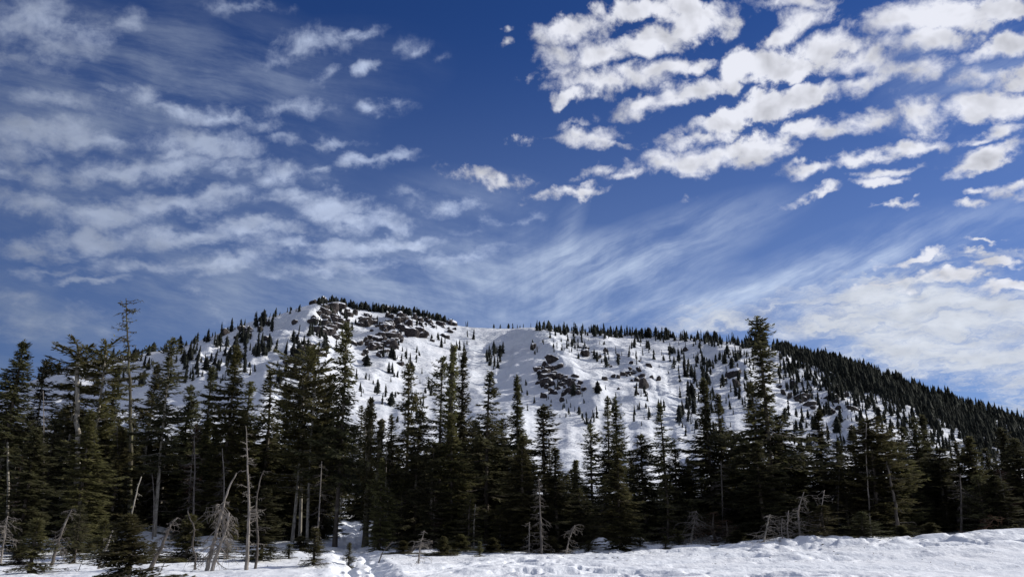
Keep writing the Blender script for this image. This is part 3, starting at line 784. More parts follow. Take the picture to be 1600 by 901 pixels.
# the trees of the front wood, read from the photograph one by one: kind, x, top y, distance, half width, label
FRONT = [
 ('full', 6, 533, 58, 46, 'tall dense conifer at the left edge with a sharp tip above the ridge'),
 ('high_crown', 54, 563, 61, 36, 'second tall conifer from the left edge, pale trunk line showing in its crown'),
 ('full', 42, 668, 47, 38, 'dense dark fir with boughs to the snow behind the ragged sapling at far left'),
 ('flat_top', 107, 542, 64, 42, 'flat-topped conifer beside the white broken trunk, left of the tall snag'),
 ('flat_top', 141, 547, 62, 40, 'round-topped conifer just right of the white broken trunk'),
 ('broken', 90, 612, 68, 34, 'middling open conifer in the gap between two taller trees at left'),
 ('two', 168, 572, 70, 34, 'dark conifer close on the left of the tall bare-topped tree'),
 ('full2', 130, 640, 45, 38, 'olive green fir with boughs to the snow, left of the thin leaning pole'),
 ('full', 78, 655, 54, 34, 'dark fir wedged between the two left firs that reach the snow'),
 ('open3', 228, 572, 67, 34, 'thin open conifer just right of the tall bare-topped tree'),
 ('full2', 178, 668, 52, 36, 'broad olive fir below the tall bare-topped tree'),
 ('high_crown', 258, 531, 56, 40, 'tall conifer with a long pale bare trunk, right of the tall bare-topped tree'),
 ('full3', 285, 602, 68, 32, 'shorter open conifer in front of the left snowy shoulder'),
 ('open2', 318, 572, 66, 36, 'leafy dark conifer left of the pointed olive conifer'),
 ('full2', 352, 541, 58, 42, 'pointed olive conifer, tallest between the long pale trunk and the three thin stems'),
 ('open4', 384, 598, 67, 32, 'dark conifer filling the dip behind the bare grey pole tree'),
 ('open2', 415, 577, 62, 42, 'wide open conifer with tip below the snowfield, left of the thin pale stems'),
 ('full3', 440, 600, 66, 34, 'dark dense conifer directly left of the three thin pale stems'),
 ('flat_top', 466, 574, 58, 34, 'leftmost of the three thin pale stems with a flat tuft on top'),
 ('flat_top', 479, 541, 59, 36, 'tallest of the three thin pale stems, crooked below its tuft'),
 ('flat_top', 488, 598, 57, 32, 'rightmost of the three thin pale stems, with bare curved limbs'),
 ('two_high', 533, 506, 57, 44, 'very tall conifer left of centre, its thin spire high against the peak'),
 ('full', 512, 585, 66, 34, 'dark conifer tucked behind the very tall one left of centre'),
 ('full', 505, 668, 62, 22, 'dark fir overhanging the left side of the snowy path'),
 ('column', 576, 622, 56, 9, 'green shaggy column of a tree right of the very tall conifer'),
 ('column', 592, 655, 54, 10, 'blunt-topped mossy column tree above the path'),
 ('full2', 596, 716, 50, 21, 'cone-shaped fir standing at the right edge of the snowy path'),
 ('high_crown', 606, 690, 58, 28, 'fir with a pale bare trunk streak right of the two column trees'),
 ('open4', 633, 571, 58, 34, 'conifer with a leafy lopsided tip right of the two column trees'),
 ('full3', 652, 640, 54, 34, 'dense dark fir in front of the lopsided tipped conifer'),
 ('open', 689, 559, 60, 34, 'conifer close on the left of the tall thin pillar tree'),
 ('column', 701, 540, 57, 9, 'tall thin pillar tree, mossy and almost branchless, left of centre'),
 ('two', 718, 548, 61, 34, 'pointed conifer close on the right of the tall thin pillar tree'),
 ('full2', 706, 648, 52, 34, 'dense olive fir in front of the tall thin pillar tree'),
 ('full3', 676, 690, 51, 32, 'dark fir with boughs near the snow behind the spiky dead sapling'),
 ('open2', 762, 581, 56, 44, 'open conifer with long separate boughs and a dark straight trunk'),
 ('full', 741, 655, 65, 30, 'dark fir between the pillar tree and the long-boughed conifer'),
 ('two', 810, 587, 59, 34, 'slim pointed conifer at the picture centre, right of the long-boughed one'),
 ('open4', 789, 655, 60, 30, 'dark fir on the left of the slim central conifer'),
 ('full2', 818, 682, 50, 34, 'olive fir with boughs to the snow below the slim central conifer'),
 ('two2', 852, 633, 53, 52, 'broad conical conifer with a thin bare tip, standing before the open snowfield'),
 ('spire', 872, 700, 51, 24, 'narrow fir leaning on the broad conical conifer'),
 ('column', 900, 719, 56, 8, 'short blunt pillar tree between the conical conifer and the twin spires'),
 ('young', 908, 765, 53, 26, 'low dark fir under the short blunt pillar tree'),
 ('open', 927, 663, 60, 30, 'shorter left neighbour of the twin spires, boughs like shelves'),
 ('open2', 949, 619, 62, 28, 'left one of the twin spires right of centre'),
 ('two', 965, 622, 63, 30, 'right one of the twin spires right of centre'),
 ('full2', 967, 706, 48, 30, 'light green slender fir reaching the snow below the twin spires'),
 ('spire', 989, 720, 66, 16, 'thin dark spire on the right of the light green slender fir'),
 ('full3', 1008, 678, 57, 36, 'stout conifer left of the group with ragged tip before the bright slope'),
 ('open2', 1037, 630, 62, 32, 'conifer with ragged shelf boughs before the bright slope'),
 ('full', 1058, 700, 58, 28, 'dark fir below the ragged shelf-boughed conifer'),
 ('open3', 1076, 714, 68, 17, 'small see-through conifer left of the leaning pale snag'),
 ('two', 1112, 592, 58, 42, 'tall conifer with heavy clumped crown left of the tallest right-hand tree'),
 ('open2', 1130, 615, 62, 34, 'ragged conifer half merged with the heavy clumped crown'),
 ('broken', 1146, 655, 64, 28, 'lower conifer in the notch left of the tallest right-hand tree'),
 ('full', 1163, 692, 54, 34, 'dark fir at the left foot of the tallest right-hand tree'),
 ('two2', 1197, 499, 55, 60, 'tallest right-hand tree, a great conifer rising above the ridge line'),
 ('open4', 1178, 600, 59, 36, 'conifer hugging the left side of the tallest right-hand tree'),
 ('full3', 1222, 648, 56, 42, 'broad dark fir hugging the right side of the tallest right-hand tree'),
 ('full', 1192, 690, 50, 40, 'dense dark fir standing in front of the tallest right-hand tree'),
 ('broken', 1252, 690, 60, 30, 'lower open conifer between the tallest right-hand tree and the next spire'),
 ('two', 1284, 640, 57, 40, 'pointed conifer above the leaning snags on the right snow bank'),
 ('spire', 1318, 690, 60, 22, 'narrow dark spire left of the broad twin-trunked tree'),
 ('bushy', 1362, 655, 52, 54, 'broad round-headed conifer with two trunks on the right snow bank'),
 ('bushy', 1392, 680, 54, 42, 'right half of the broad round-headed pair, leaning right'),
 ('open2', 1338, 664, 58, 34, 'left shoulder conifer of the broad round-headed pair'),
 ('full', 1436, 652, 60, 30, 'dark slim conifer right of the broad round-headed pair'),
 ('spire', 1420, 668, 63, 20, 'thinnest spire right of the broad round-headed pair'),
 ('two', 1455, 648, 62, 36, 'dark pointed conifer before the last bright snow of the slope'),
 ('full3', 1478, 700, 56, 38, 'dense dark fir left of the fallen brown branch'),
 ('open4', 1498, 690, 60, 36, 'open conifer above the fallen brown branch'),
 ('full2', 1528, 682, 58, 36, 'olive conifer right above the fallen brown branch'),
 ('open2', 1552, 700, 62, 34, 'ragged conifer between the fallen branch and the right edge'),
 ('two', 1578, 668, 60, 38, 'pointed conifer second from the right edge'),
 ('full', 1601, 684, 56, 36, 'dark conifer cut by the right edge of the picture'),
 ('full', 1560, 742, 53, 34, 'low dark fir at the right end of the snow bank'),
 ('full', 412, 762, 38.5, 30, 'green fir with boughs to the snow right of the bare grey pole tree'),
 ('young', 122, 790, 36, 20, 'small dark fir on the open snow at left, behind the ragged sapling'),
 ('young2', 735, 775, 50, 26, 'low fir beside the pinkish dead stem'),
 ('young2', 780, 790, 51, 20, 'low dark fir left of the clearing with a bent stem'),
 ('young2', 1290, 790, 46.5, 30, 'low green fir at the foot of the leaning snags on the snow bank'),
 ('young', 1352, 800, 46, 24, 'low dark fir at the left foot of the two-trunked tree'),
]
for (k, px, yt, Y, hw, lab) in FRONT:
    plant('conifer', k, px, yt, Y, hw, lab)

# the wood behind: trees that only fill the gaps, alike within each stretch
rng = random.Random(21)
DEEP = [(500, 612, 9, 'dark conifer far back in the wood above the end of the snowy path', 'conifers at the end of the path', 612),
        (-60, 255, 44, 'dark conifer deep in the left wood, half hidden behind the front trees', 'conifers deep in the left wood', 625),
        (255, 500, 40, 'dark conifer deep in the wood behind the leaning grey snags', 'conifers behind the grey snags', 640),
        (612, 830, 30, 'dark conifer deep in the wood behind the pillar tree', 'conifers behind the pillar tree', 665),
        (830, 1090, 26, 'dark conifer deep in the wood below the open snowfield', 'conifers below the open snowfield', 720),
        (1090, 1330, 26, 'dark conifer deep in the wood around the tallest right-hand tree', 'conifers around the tallest right tree', 705),
        (1330, 1650, 34, 'dark conifer deep in the right end of the wood', 'conifers in the right end of the wood', 700)]
for (a, b, n, lab, grp, yt) in DEEP:
    for i in range(n):
        px = a + (b - a) * (i + rng.random()) / n
        Y = rng.uniform(62, 100) if n > 9 else rng.uniform(90, 112)
        plant('conifer', rng.choice(['full', 'open', 'open2', 'two', 'full2', 'two2', 'full3', 'open4', 'broken', 'high_crown', 'full3']), px, yt + rng.uniform(0, 75) + (20 if Y > 85 else 0), Y, rng.uniform(26, 40) * 60 / Y, lab, 'conifer', grp)
UNDER = [(0, 260, 9, 'young dark fir in the shade under the left wood', 'young firs under the left wood'),
         (262, 470, 10, 'young dark fir in the shade behind the leaning grey snags', 'young firs behind the grey snags'),
         (606, 830, 14, 'young dark fir in the shade under the pillar tree', 'young firs under the pillar tree'),
         (840, 1130, 18, 'young dark fir in the shade under the twin spires', 'young firs under the twin spires'),
         (1130, 1340, 14, 'young dark fir in the shade under the tallest right-hand tree', 'young firs under the tallest right tree'),
         (1340, 1610, 18, 'young dark fir in the shade at the right end of the wood', 'young firs at the right end of the wood')]
for (a, b, n, lab, grp) in UNDER:
    for i in range(n):
        px = a + (b - a) * (i + rng.random()) / n
        Y = rng.uniform(54, 66) - (3 if px > 850 else 0) + (6 if px < 480 else 0)
        plant('young_fir', rng.choice(['young', 'young2', 'young']), px, rng.uniform(742, 800), Y, rng.uniform(18, 30), lab, 'young fir', grp)
# rusty dead firs
plant('dying_fir', 'rust', 301, 668, 60, 18, 'small rust-red dying fir among the dark trees right of the long pale trunk', 'dying fir')
plant('dying_fir', 'rust', 24, 715, 57, 12, 'rust-red dying fir behind the pale trunk at the left edge', 'dying fir')
plant('dying_fir', 'rust', 1118, 800, 50, 34, 'low brown dying fir beside the leaning pale snag', 'dying fir')
plant('dying_fir', 'rust', 1135, 812, 49.5, 22, 'smaller brown dying fir right of the low brown one', 'dying fir')
plant('dying_fir', 'rust', 1572, 735, 55, 22, 'rust-red dying fir near the right edge', 'dying fir')
plant('dying_fir', 'rust', 680, 770, 51, 14, 'faded dying fir beneath the tall thin pillar tree', 'dying fir')
# ragged saplings on the open snow
plant('sapling', 'ragged', 206, 806, 23.3, 42, 'nearest ragged sapling at the bottom edge, green boughs spread on the snow', 'sapling', lean=(0.02, -.12), rz=.4)
plant('sapling', 'ragged2', 52, 812, 29, 36, 'ragged brown-skirted sapling on the snow at far left', 'sapling', lean=(0, -.08), rz=2)
plant('sapling', 'ragged2', 491, 826, 33, 22, 'scruffy little sapling around a broken stem left of the path', 'sapling', rz=1)
plant('sapling', 'ragged2', 546, 849, 36, 11, 'tiny twiggy sapling growing in the path', 'sapling', rz=3)
plant('sapling', 'ragged', 692, 838, 43, 13, 'tiny green sapling on the snow right of the spiky dead one', 'sapling', rz=4)
plant('sapling', 'ragged2', 750, 846, 41, 9, 'tiniest bare sapling on the snow below the pinkish dead stem', 'sapling', rz=5)
plant('sapling', 'ragged', 292, 806, 37, 24, 'small green sapling behind the leaning thick dark stem', 'sapling', rz=5.5)
plant('sapling', 'ragged2', 160, 812, 39, 24, 'twiggy sapling right of the small dark fir on the left snow', 'sapling', rz=.9)
plant('sapling', 'ragged2', 1040, 838, 47, 10, 'tiny sapling at the edge of the snow below the ragged conifer', 'sapling', rz=2.9)


for i, (px, Y, h, hw) in enumerate([(30, 36, 26, 18), (140, 41, 24, 16), (240, 40, 26, 18), (356, 40, 24, 18), (452, 40, 22, 16), (470, 45, 26, 18), (630, 44, 20, 14), (720, 46, 24, 16), (770, 47, 22, 14), (860, 46, 26, 16), (920, 47, 20, 14),
                                    (1000, 48, 22, 14), (1060, 48, 22, 14), (1150, 47, 24, 18), (1410, 46.5, 22, 16), (1455, 47, 24, 18), (1590, 48, 16, 12)]):
    yb = 450.5 - F * math.tan(math.atan((gz((px - 800) / F * Y * CP, Y) - CAM_H) / Y) - PITCH)
    plant('sapling', rngT.choice(['ragged', 'ragged2', 'ragged2']), px, yb - h, Y, hw, 'scrubby little sapling at the edge where the wood meets the open snow', 'sapling', 'scrubby saplings along the edge of the wood')
lit = MB()
rl = np.random.default_rng(3)
k = 2600
Yl = 30 + 26 * rl.random(k) ** .7
al = rl.uniform(-.62, .62, k)
keep = rl.random(k) < np.clip(.25 + .75 * (Yl - 34) / 16 + .4 * (al < -.1), .05, 1)
Yl, al = Yl[keep], al[keep]
xl = Yl * np.tan(al); zl = terrain(xl, Yl) + .012; k = len(xl)
tl_ = rl.uniform(0, 6.28, k)
lit.cards(np.stack([xl, Yl, zl], -1), np.stack([np.cos(tl_), np.sin(tl_), rl.normal(0, .25, k)], -1), rl.uniform(.03, .22, k) ** 1.2 * 1.3, rl.uniform(.008, .035, k), rl.normal(0, .5, (k, 3)) + [0, 0, 1])
tag(ob('forest_litter', lit.mesh('forest_litter', M_DARKWOOD)), 'bits of bark and twig blown over the snow', 'litter', None, 'stuff')


# ------------------------------------------------------------------ dead trees
def dead_tree(name, path, Y, r0, label, nbr=20, bl=0.8, droop=-0.2, material=None, cat='dead tree', seed=0, twigs=3, start=0.15, rt=0.25, curve=0.0, group=None, bmat=None, yoff=0.0, taper=0.8, up=0.0, lr=None, moss=0, stop=1.0):
    """a bare trunk that follows the photographed line, with thin dead limbs"""
    rng = np.random.default_rng(seed + 100)
    x0, y0 = path[0]
    X0 = spot(x0, Y, 1.0); zb = gz(X0, Y)
    pts = [(0, 0, -0.35)]
    for i, (px, py) in enumerate(path[1:]):
        z = top_height(px, py, Y, 0)
        pts.append((spot(px, Y, z) - X0, yoff * (i + 1) / len(path), z - zb))
    pts = np.array(pts)
    # smooth resample
    s = np.concatenate([[0], np.cumsum(np.linalg.norm(np.diff(pts, axis=0), axis=1))])
    k = max(10, len(path) * 4)
    q = np.linspace(0, s[-1], k)
    P = np.stack([np.interp(q, s, pts[:, i]) for i in range(3)], -1)
    for _ in range(2): P[1:-1] = (P[:-2] + 2 * P[1:-1] + P[2:]) / 4
    P[1:-1] += rng.normal(0, r0 * 0.12, (k - 2, 3))
    rad = r0 * (1 - (1 - rt) * np.linspace(0, 1, k) ** taper)
    rad[0] *= 1.25
    e = ob(name, None); e.location = (X0, Y, zb); e.empty_display_size = .3
    tag(e, label, cat, group)
    material = material or M_GREY
    tb = MB(); tb.tube(P, rad, 7); ob('trunk', tb.mesh('trunk', material, True), e)
    if nbr:
        bb, single = MB(), nbr <= 14
        for i in range(nbr):
            if single: bb = MB()
            t = start + (stop - start) * rng.random() ** 0.9
            j = t * (k - 1); a = int(j); b = min(a + 1, k - 1); o = P[a] * (1 - j + a) + P[b] * (j - a)
            th = rng.uniform(0, 6.28)
            L = bl * (1.1 - 0.6 * t) * rng.uniform(0.2, 1.3)
            d = np.array([math.cos(th), math.sin(th) * 0.8, 0])
            w = np.linspace(0, 1, 5)
            br = o + d * (w * L)[:, None]
            dk = droop * rng.uniform(-.1, 1.4)
            br[:, 2] += L * (dk * w + (curve - dk * rng.uniform(-.2, .7)) * w * w + up * w)
            br[1:] += np.cumsum(rng.normal(0, 0.055 * L, (4, 3)), 0)
            rb = lr or max(0.007, min(r0 * 0.22, 0.010 + 0.010 * L))
            bb.tube(br, np.linspace(rb, 0.004, 5), 4, cap=False)
            for c in range(twigs):
                u = rng.uniform(0.3, 1.0); m = u * 4; a2 = int(m); b2 = min(a2 + 1, 4)
                p = br[a2] * (1 - m + a2) + br[b2] * (m - a2)
                dd = d * rng.uniform(-.1, .8) + np.array([-d[1], d[0], 0]) * rng.uniform(-1, 1) + np.array([0, 0, rng.uniform(-.9, .35) + droop * .5])
                l2 = L * rng.uniform(.2, .5)
                bb.tube(np.stack([p, p + dd * l2 * .5 + rng.normal(0, .03 * L, 3), p + dd * l2]), [rb * .5, rb * .4, 0.004], 3, cap=False)
            if moss and L > .4:
                u = rng.uniform(.1, 1, moss) * 3.99; a2 = u.astype(int)
                p = br[a2] + (br[a2 + 1] - br[a2]) * (u - a2)[:, None]
                bb.cards(p, rng.normal(0, 1, (moss, 3)) * [1, 1, .5] - [0, 0, .8], rng.uniform(.12, .3, moss), rng.uniform(.03, .06, moss), rng.normal(0, 1, (moss, 3)))
            if single: ob('branch', bb.mesh('branch', bmat or material, False), e)
        if not single: ob('branches', bb.mesh('branches', bmat or material, False), e)
    return e


dead_tree('snag', [(204, 835), (205, 700), (203, 600), (200, 540), (198, 500), (197, 466)], 60, .21, 'tall bare-topped snag with short stubby limbs, rising above the ridge at left', 70, 1.7, -.35, M_LICHEN, 'snag', 1, 3, .40, .14, .3, taper=1.0, lr=.035, moss=6)
dead_tree('snag', [(122, 800), (121, 690), (120, 620), (122, 566)], 61, .26, 'white broken trunk standing among the left conifers', 12, 1.0, -.1, M_PALE, 'snag', 2, 1, .4, .55)
dead_tree('snag', [(14, 830), (13, 750), (12, 690)], 57, .12, 'slim pale trunk at the left edge below the tallest tree there', 14, .9, -.5, M_PALE, 'snag', 3, 3, .3, .5)
dead_tree('dead_tree', [(389, 885), (388, 835), (389, 780), (387, 735), (386, 700), (384, 665)], 31, .085, 'bare grey pole tree with short whiskered limbs, upright on the left snow', 60, .55, -.1, M_GREY, 'dead tree', 4, 4, .2, .14, .1)
dead_tree('dead_tree', [(402, 885), (404, 845), (400, 800), (402, 770), (407, 745), (412, 735)], 31.5, .06, 'thin dark forked stem between the bare grey pole tree and the green fir', 16, .5, -.1, M_DARKWOOD, 'dead tree', 5, 2, .3, .3, bmat=M_TWIG)
dead_tree('dead_tree', [(325, 884), (333, 850), (344, 812), (350, 785), (358, 760), (370, 738)], 31, .095, 'big leaning dead tree with a mop of grey hanging twigs', 60, .8, -.9, M_GREY, 'dead tree', 6, 7, .22, .25, stop=.72)
dead_tree('dead_tree', [(332, 886), (342, 855), (354, 825), (358, 800)], 30.6, .085, 'second shorter stem leaning right at the foot of the mop-headed dead tree', 36, .6, -1.0, M_GREY, 'dead tree', 7, 9, .3, .4)
dead_tree('dead_tree', [(309, 882), (306, 868), (300, 855), (302, 838), (305, 826), (297, 810), (293, 798)], 31.5, .05, 'S-shaped bare stem left of the mop-headed dead tree', 14, .3, -.5, M_DARKWOOD, 'dead tree', 8, 2, .1, .4, bmat=M_TWIG)
dead_tree('dead_tree', [(234, 889), (243, 870), (254, 852), (262, 830), (268, 815), (277, 808)], 29.5, .10, 'thick dark stem leaning right beside the nearest sapling, twigs curling at its tip', 46, .55, -.4, M_DARKWOOD, 'dead tree', 9, 5, .35, .25, bmat=M_TWIG)
dead_tree('dead_tree', [(250, 890), (258, 876), (266, 868)], 29.2, .02, 'thin crooked twig stem on the snow right of the thick leaning dark stem', 6, .3, 0, M_DARKWOOD, 'dead tree', 10, 1, .2, .4)
dead_tree('dead_tree', [(200, 838), (206, 800), (214, 765), (221, 744)], 42, .07, 'thin pale leaning pole behind the nearest sapling', 12, .5, -.4, M_PALE, 'dead tree', 11, 2, .2, .3)
dead_tree('dead_tree', [(84, 872), (90, 850), (98, 825), (107, 805), (112, 795)], 34, .085, 'leaning dead tree with grey hanging twigs right of the brown-skirted sapling', 40, .6, -.7, M_DARKWOOD, 'dead tree', 12, 7, .35, .3, bmat=M_TWIG)
dead_tree('dead_tree', [(155, 880), (163, 862), (170, 845), (176, 828)], 32, .06, 'short leaning dead stem flared at its foot, left of the nearest sapling', 20, .45, -1.0, M_GREY, 'dead tree', 13, 3, .1, .35)
dead_tree('stick', [(125, 885), (129, 874), (133, 866)], 30.5, .018, 'short crooked stick poking out of the left snow', 3, .12, 0, M_DARKWOOD, 'stick', 14, 1, .3, .5)
dead_tree('dead_tree', [(7, 860), (8, 835), (12, 805)], 37, .06, 'grey twiggy dead tree at the left edge of the snow', 44, 1.0, -.7, M_GREY, 'dead tree', 15, 5, .2, .3)
dead_tree('dead_tree', [(490, 882), (492, 850), (496, 822)], 33.5, .05, 'broken grey stem rising from the scruffy sapling left of the path', 12, .5, -.2, M_GREY, 'dead tree', 16, 3, .1, .4)
dead_tree('stick', [(588, 872), (598, 861), (606, 853), (613, 845)], 39, .035, 'dead stick slanting out of the snow right of the path', 4, .3, .1, M_DARKWOOD, 'stick', 17, 1, .4, .5)
dead_tree('dead_tree', [(655, 879), (655, 862), (658, 846), (663, 828)], 36, .05, 'spiky little dead spruce standing alone on the central snow', 44, .55, -.45, M_GREY, 'dead tree', 18, 3, .05, .2)
dead_tree('dead_tree', [(740, 842), (741, 812), (743, 787)], 50, .065, 'pinkish dead stem under the long-boughed conifer', 16, .5, -.3, M_PALE, 'dead tree', 19, 2, .3, .4)
dead_tree('dead_tree', [(792, 842), (797, 825), (800, 800)], 53, .08, 'bent dark stem in the snowy clearing at centre', 0, .5, -.3, M_DARKWOOD, 'dead tree', 20, 2, .3, .5)
dead_tree('dead_tree', [(846, 869), (846, 840), (844, 800), (842, 745)], 45, .085, 'grey whiskered dead tree in front of the broad conical conifer', 80, .6, -.6, M_TWIG, 'dead tree', 21, 6, .12, .15)
dead_tree('dead_tree', [(826, 868), (827, 842), (827, 815)], 45.5, .05, 'short dead stem with drooping twigs left of the grey whiskered dead tree', 26, .6, -.6, M_GREY, 'dead tree', 22, 3, .2, .3)
dead_tree('dead_tree', [(882, 868), (888, 845), (898, 820)], 45, .055, 'leaning dead brush of a tree right of the broad conical conifer', 40, .8, -.5, M_GREY, 'dead tree', 23, 4, .1, .2)
dead_tree('dead_tree', [(1077, 860), (1082, 830), (1088, 797)], 50, .075, 'leaning pale snag with feathery grey twigs beside the brown dying fir', 70, 1.2, -.7, M_PALE, 'dead tree', 24, 4, .1, .2, bmat=M_GREY)
dead_tree('dead_tree', [(1190, 855), (1196, 832), (1200, 815), (1203, 803)], 46, .07, 'leftmost of the pale snags on the right snow bank, bowed to the right', 50, 1.2, -.4, M_PALE, 'dead tree', 25, 4, .1, .3, bmat=M_GREY)
dead_tree('dead_tree', [(1223, 853), (1221, 830), (1222, 808)], 46, .05, 'thin pale snag second from left in the row on the snow bank', 22, .8, -.3, M_GREY, 'dead tree', 26, 3, .1, .3)
dead_tree('dead_tree', [(1231, 854), (1230, 825), (1232, 797)], 46, .06, 'straight pale snag third from left in the row on the snow bank', 28, .9, -.4, M_GREY, 'dead tree', 27, 3, .1, .3)
dead_tree('dead_tree', [(1248, 848), (1249, 825), (1246, 800), (1252, 780), (1256, 768)], 46.5, .075, 'twisted pale snag, tallest of the row, with wide bare limbs', 40, 1.7, -.3, M_GREY, 'dead tree', 28, 3, .15, .25)
dead_tree('dead_tree', [(1277, 850), (1280, 815), (1285, 785), (1288, 765)], 47, .07, 'slanting pale stem at the right end of the row of snags', 26, .9, -.5, M_GREY, 'dead tree', 29, 3, .1, .25)
dead_tree('dead_tree', [(1403, 850), (1402, 820), (1400, 790), (1385, 720)], 50.5, .14, 'second bare trunk under the broad round-headed conifer', 26, 1.2, -.4, M_DARKWOOD, 'dead tree', 30, 3, .1, .3, bmat=M_TWIG)
dead_tree('fallen_branch', [(1521, 842), (1532, 832), (1545, 820), (1556, 806)], 47, .06, 'fallen brown branch spread on the right snow bank', 40, 1.1, -.25, M_BROWN, 'fallen branch', 31, 4, .0, .25)
dead_tree('stick', [(1582, 836), (1586, 831)], 47, .03, 'small dark twig on the snow near the right edge', 8, .25, .1, M_DARKWOOD, 'stick', 32, 1, .0, .4)
dead_tree('fallen_log', [(630, 862), (648, 852), (676, 846)], 45, .14, 'dark fallen log half buried in snow behind the spiky dead spruce', 14, .5, .2, M_DARKWOOD, 'fallen log', 33, 2, .0, .6)
dead_tree('dead_tree', [(570, 800), (572, 700), (571, 640)], 57.5, .1, 'pale thin stem beside the green shaggy column tree', 8, .5, -.2, M_PALE, 'dead tree', 34, 1, .2, .4)
dead_tree('dead_tree', [(1360, 760), (1352, 700), (1354, 660)], 51, .06, 'pale dead spar in the crown of the broad round-headed conifer', 20, .9, -.2, M_GREY, 'dead tree', 35, 2, .1, .3)


POLES = [(70, 720, 610), (182, 740, 665), (240, 780, 710), (303, 740, 680), (350, 750, 700), (497, 800, 720),
         (600, 800, 700), (862, 800, 700), (946, 830, 795), (1128, 780, 720), (1310, 780, 730), (1500, 800, 740)]
for i, (px, yb, yt) in enumerate(POLES):
    z_ = 'left' if px < 520 else 'middle' if px < 1100 else 'right'
    dead_tree('dead_tree', [(px, 845), (px + rngT.uniform(-3, 3), yb), (px + rngT.uniform(-6, 6), yt)], rngT.uniform(53.5, 57) - (2 if px > 1100 else 0), rngT.uniform(.05, .10),
              'thin grey dead pole with whiskery limbs inside the %s part of the wood' % z_, 34, 1.1, -.35, rngT.choice([M_TWIG, M_GREY]), 'dead tree', 60 + i, 4, .25, .3, group='dead poles in the %s wood' % z_, bmat=M_TWIG)


# ------------------------------------------------------------------ rocks on the face
def rock_mesh(seed, snow=True):
    rng = np.random.default_rng(seed)
    import bmesh
    bm = bmesh.new(); bmesh.ops.create_icosphere(bm, subdivisions=3, radius=1.0)
    v = np.array([q.co[:] for q in bm.verts]); f = np.array([[q.index for q in p.verts] for p in bm.faces]); bm.free()
    for _ in range(16):
        n = rng.normal(0, 1, 3); n /= np.linalg.norm(n); d = rng.uniform(.45, .85)
        h = v @ n - d
        v = v - np.where(h > 0, h, 0)[:, None] * n * .9
    v += 0.22 * np.stack([fb(v[:, 0] * 2.1 + 5, v[:, 1] * 2.1 + v[:, 2] * 1.7, seed + i, 3) for i in range(3)], -1)
    v *= np.array([1.0, .8, .95])
    mb = MB(); mb.add(v, f)
    return mb.mesh('rock', M_ROCK)


ROCKS = [rock_mesh(s) for s in range(6)]
rngR = random.Random(5)


def rock(px, py, wpx, hpx, label, group=None):
    az, r = solve_r(px, py)
    x, y = r * math.sin(az), r * math.cos(az)
    z = gz(x, y)
    o = ob('rock_outcrop', rngR.choice(ROCKS))
    k = r / F
    o.location = (x, y, z + hpx * k * .12)
    o.scale = (wpx * k * .6, wpx * k * .5, hpx * k * .75)
    o.rotation_euler = (rngR.uniform(-.5, .5), rngR.uniform(-.5, .5), rngR.uniform(0, 6.28))
    tag(o, label, 'rock', group)


for a in [(832, 546, 12, 16, 'lone dark rock high on the shaded gully wall'), (915, 556, 22, 14, 'dark rock knob below the ridge trees right of the gully'),
          (850, 592, 20, 22, 'big cleft rock at the head of the central rock rib'), (1006, 607, 20, 26, 'biggest dark boulder standing on the bright middle slope'),
          (1145, 588, 40, 14, 'long flat rock ledge left of the tallest right-hand tree, upper one'), (1152, 604, 20, 18, 'blocky rock under the long flat ledge'),
          (1250, 626, 30, 16, 'dark rock band right of the tallest right-hand tree'), (1263, 634, 22, 12, 'low rock at the right end of the dark band'),
          (1297, 622, 26, 9, 'slanting rock on the right slope under the forest'), (1131, 597, 14, 10, 'small rock left of the blocky one under the ledge'),
          (489, 474, 22, 7, 'flat rock on the summit skyline'), (958, 590, 12, 6, 'small rock left of the biggest boulder'), (988, 585, 20, 6, 'low rock line just above the biggest boulder'),
          (1070, 549, 12, 10, 'rock by the ridge trees right of the middle'), (1330, 640, 20, 10, 'dark rock below the slanting one on the right slope')]:
    rock(*a)
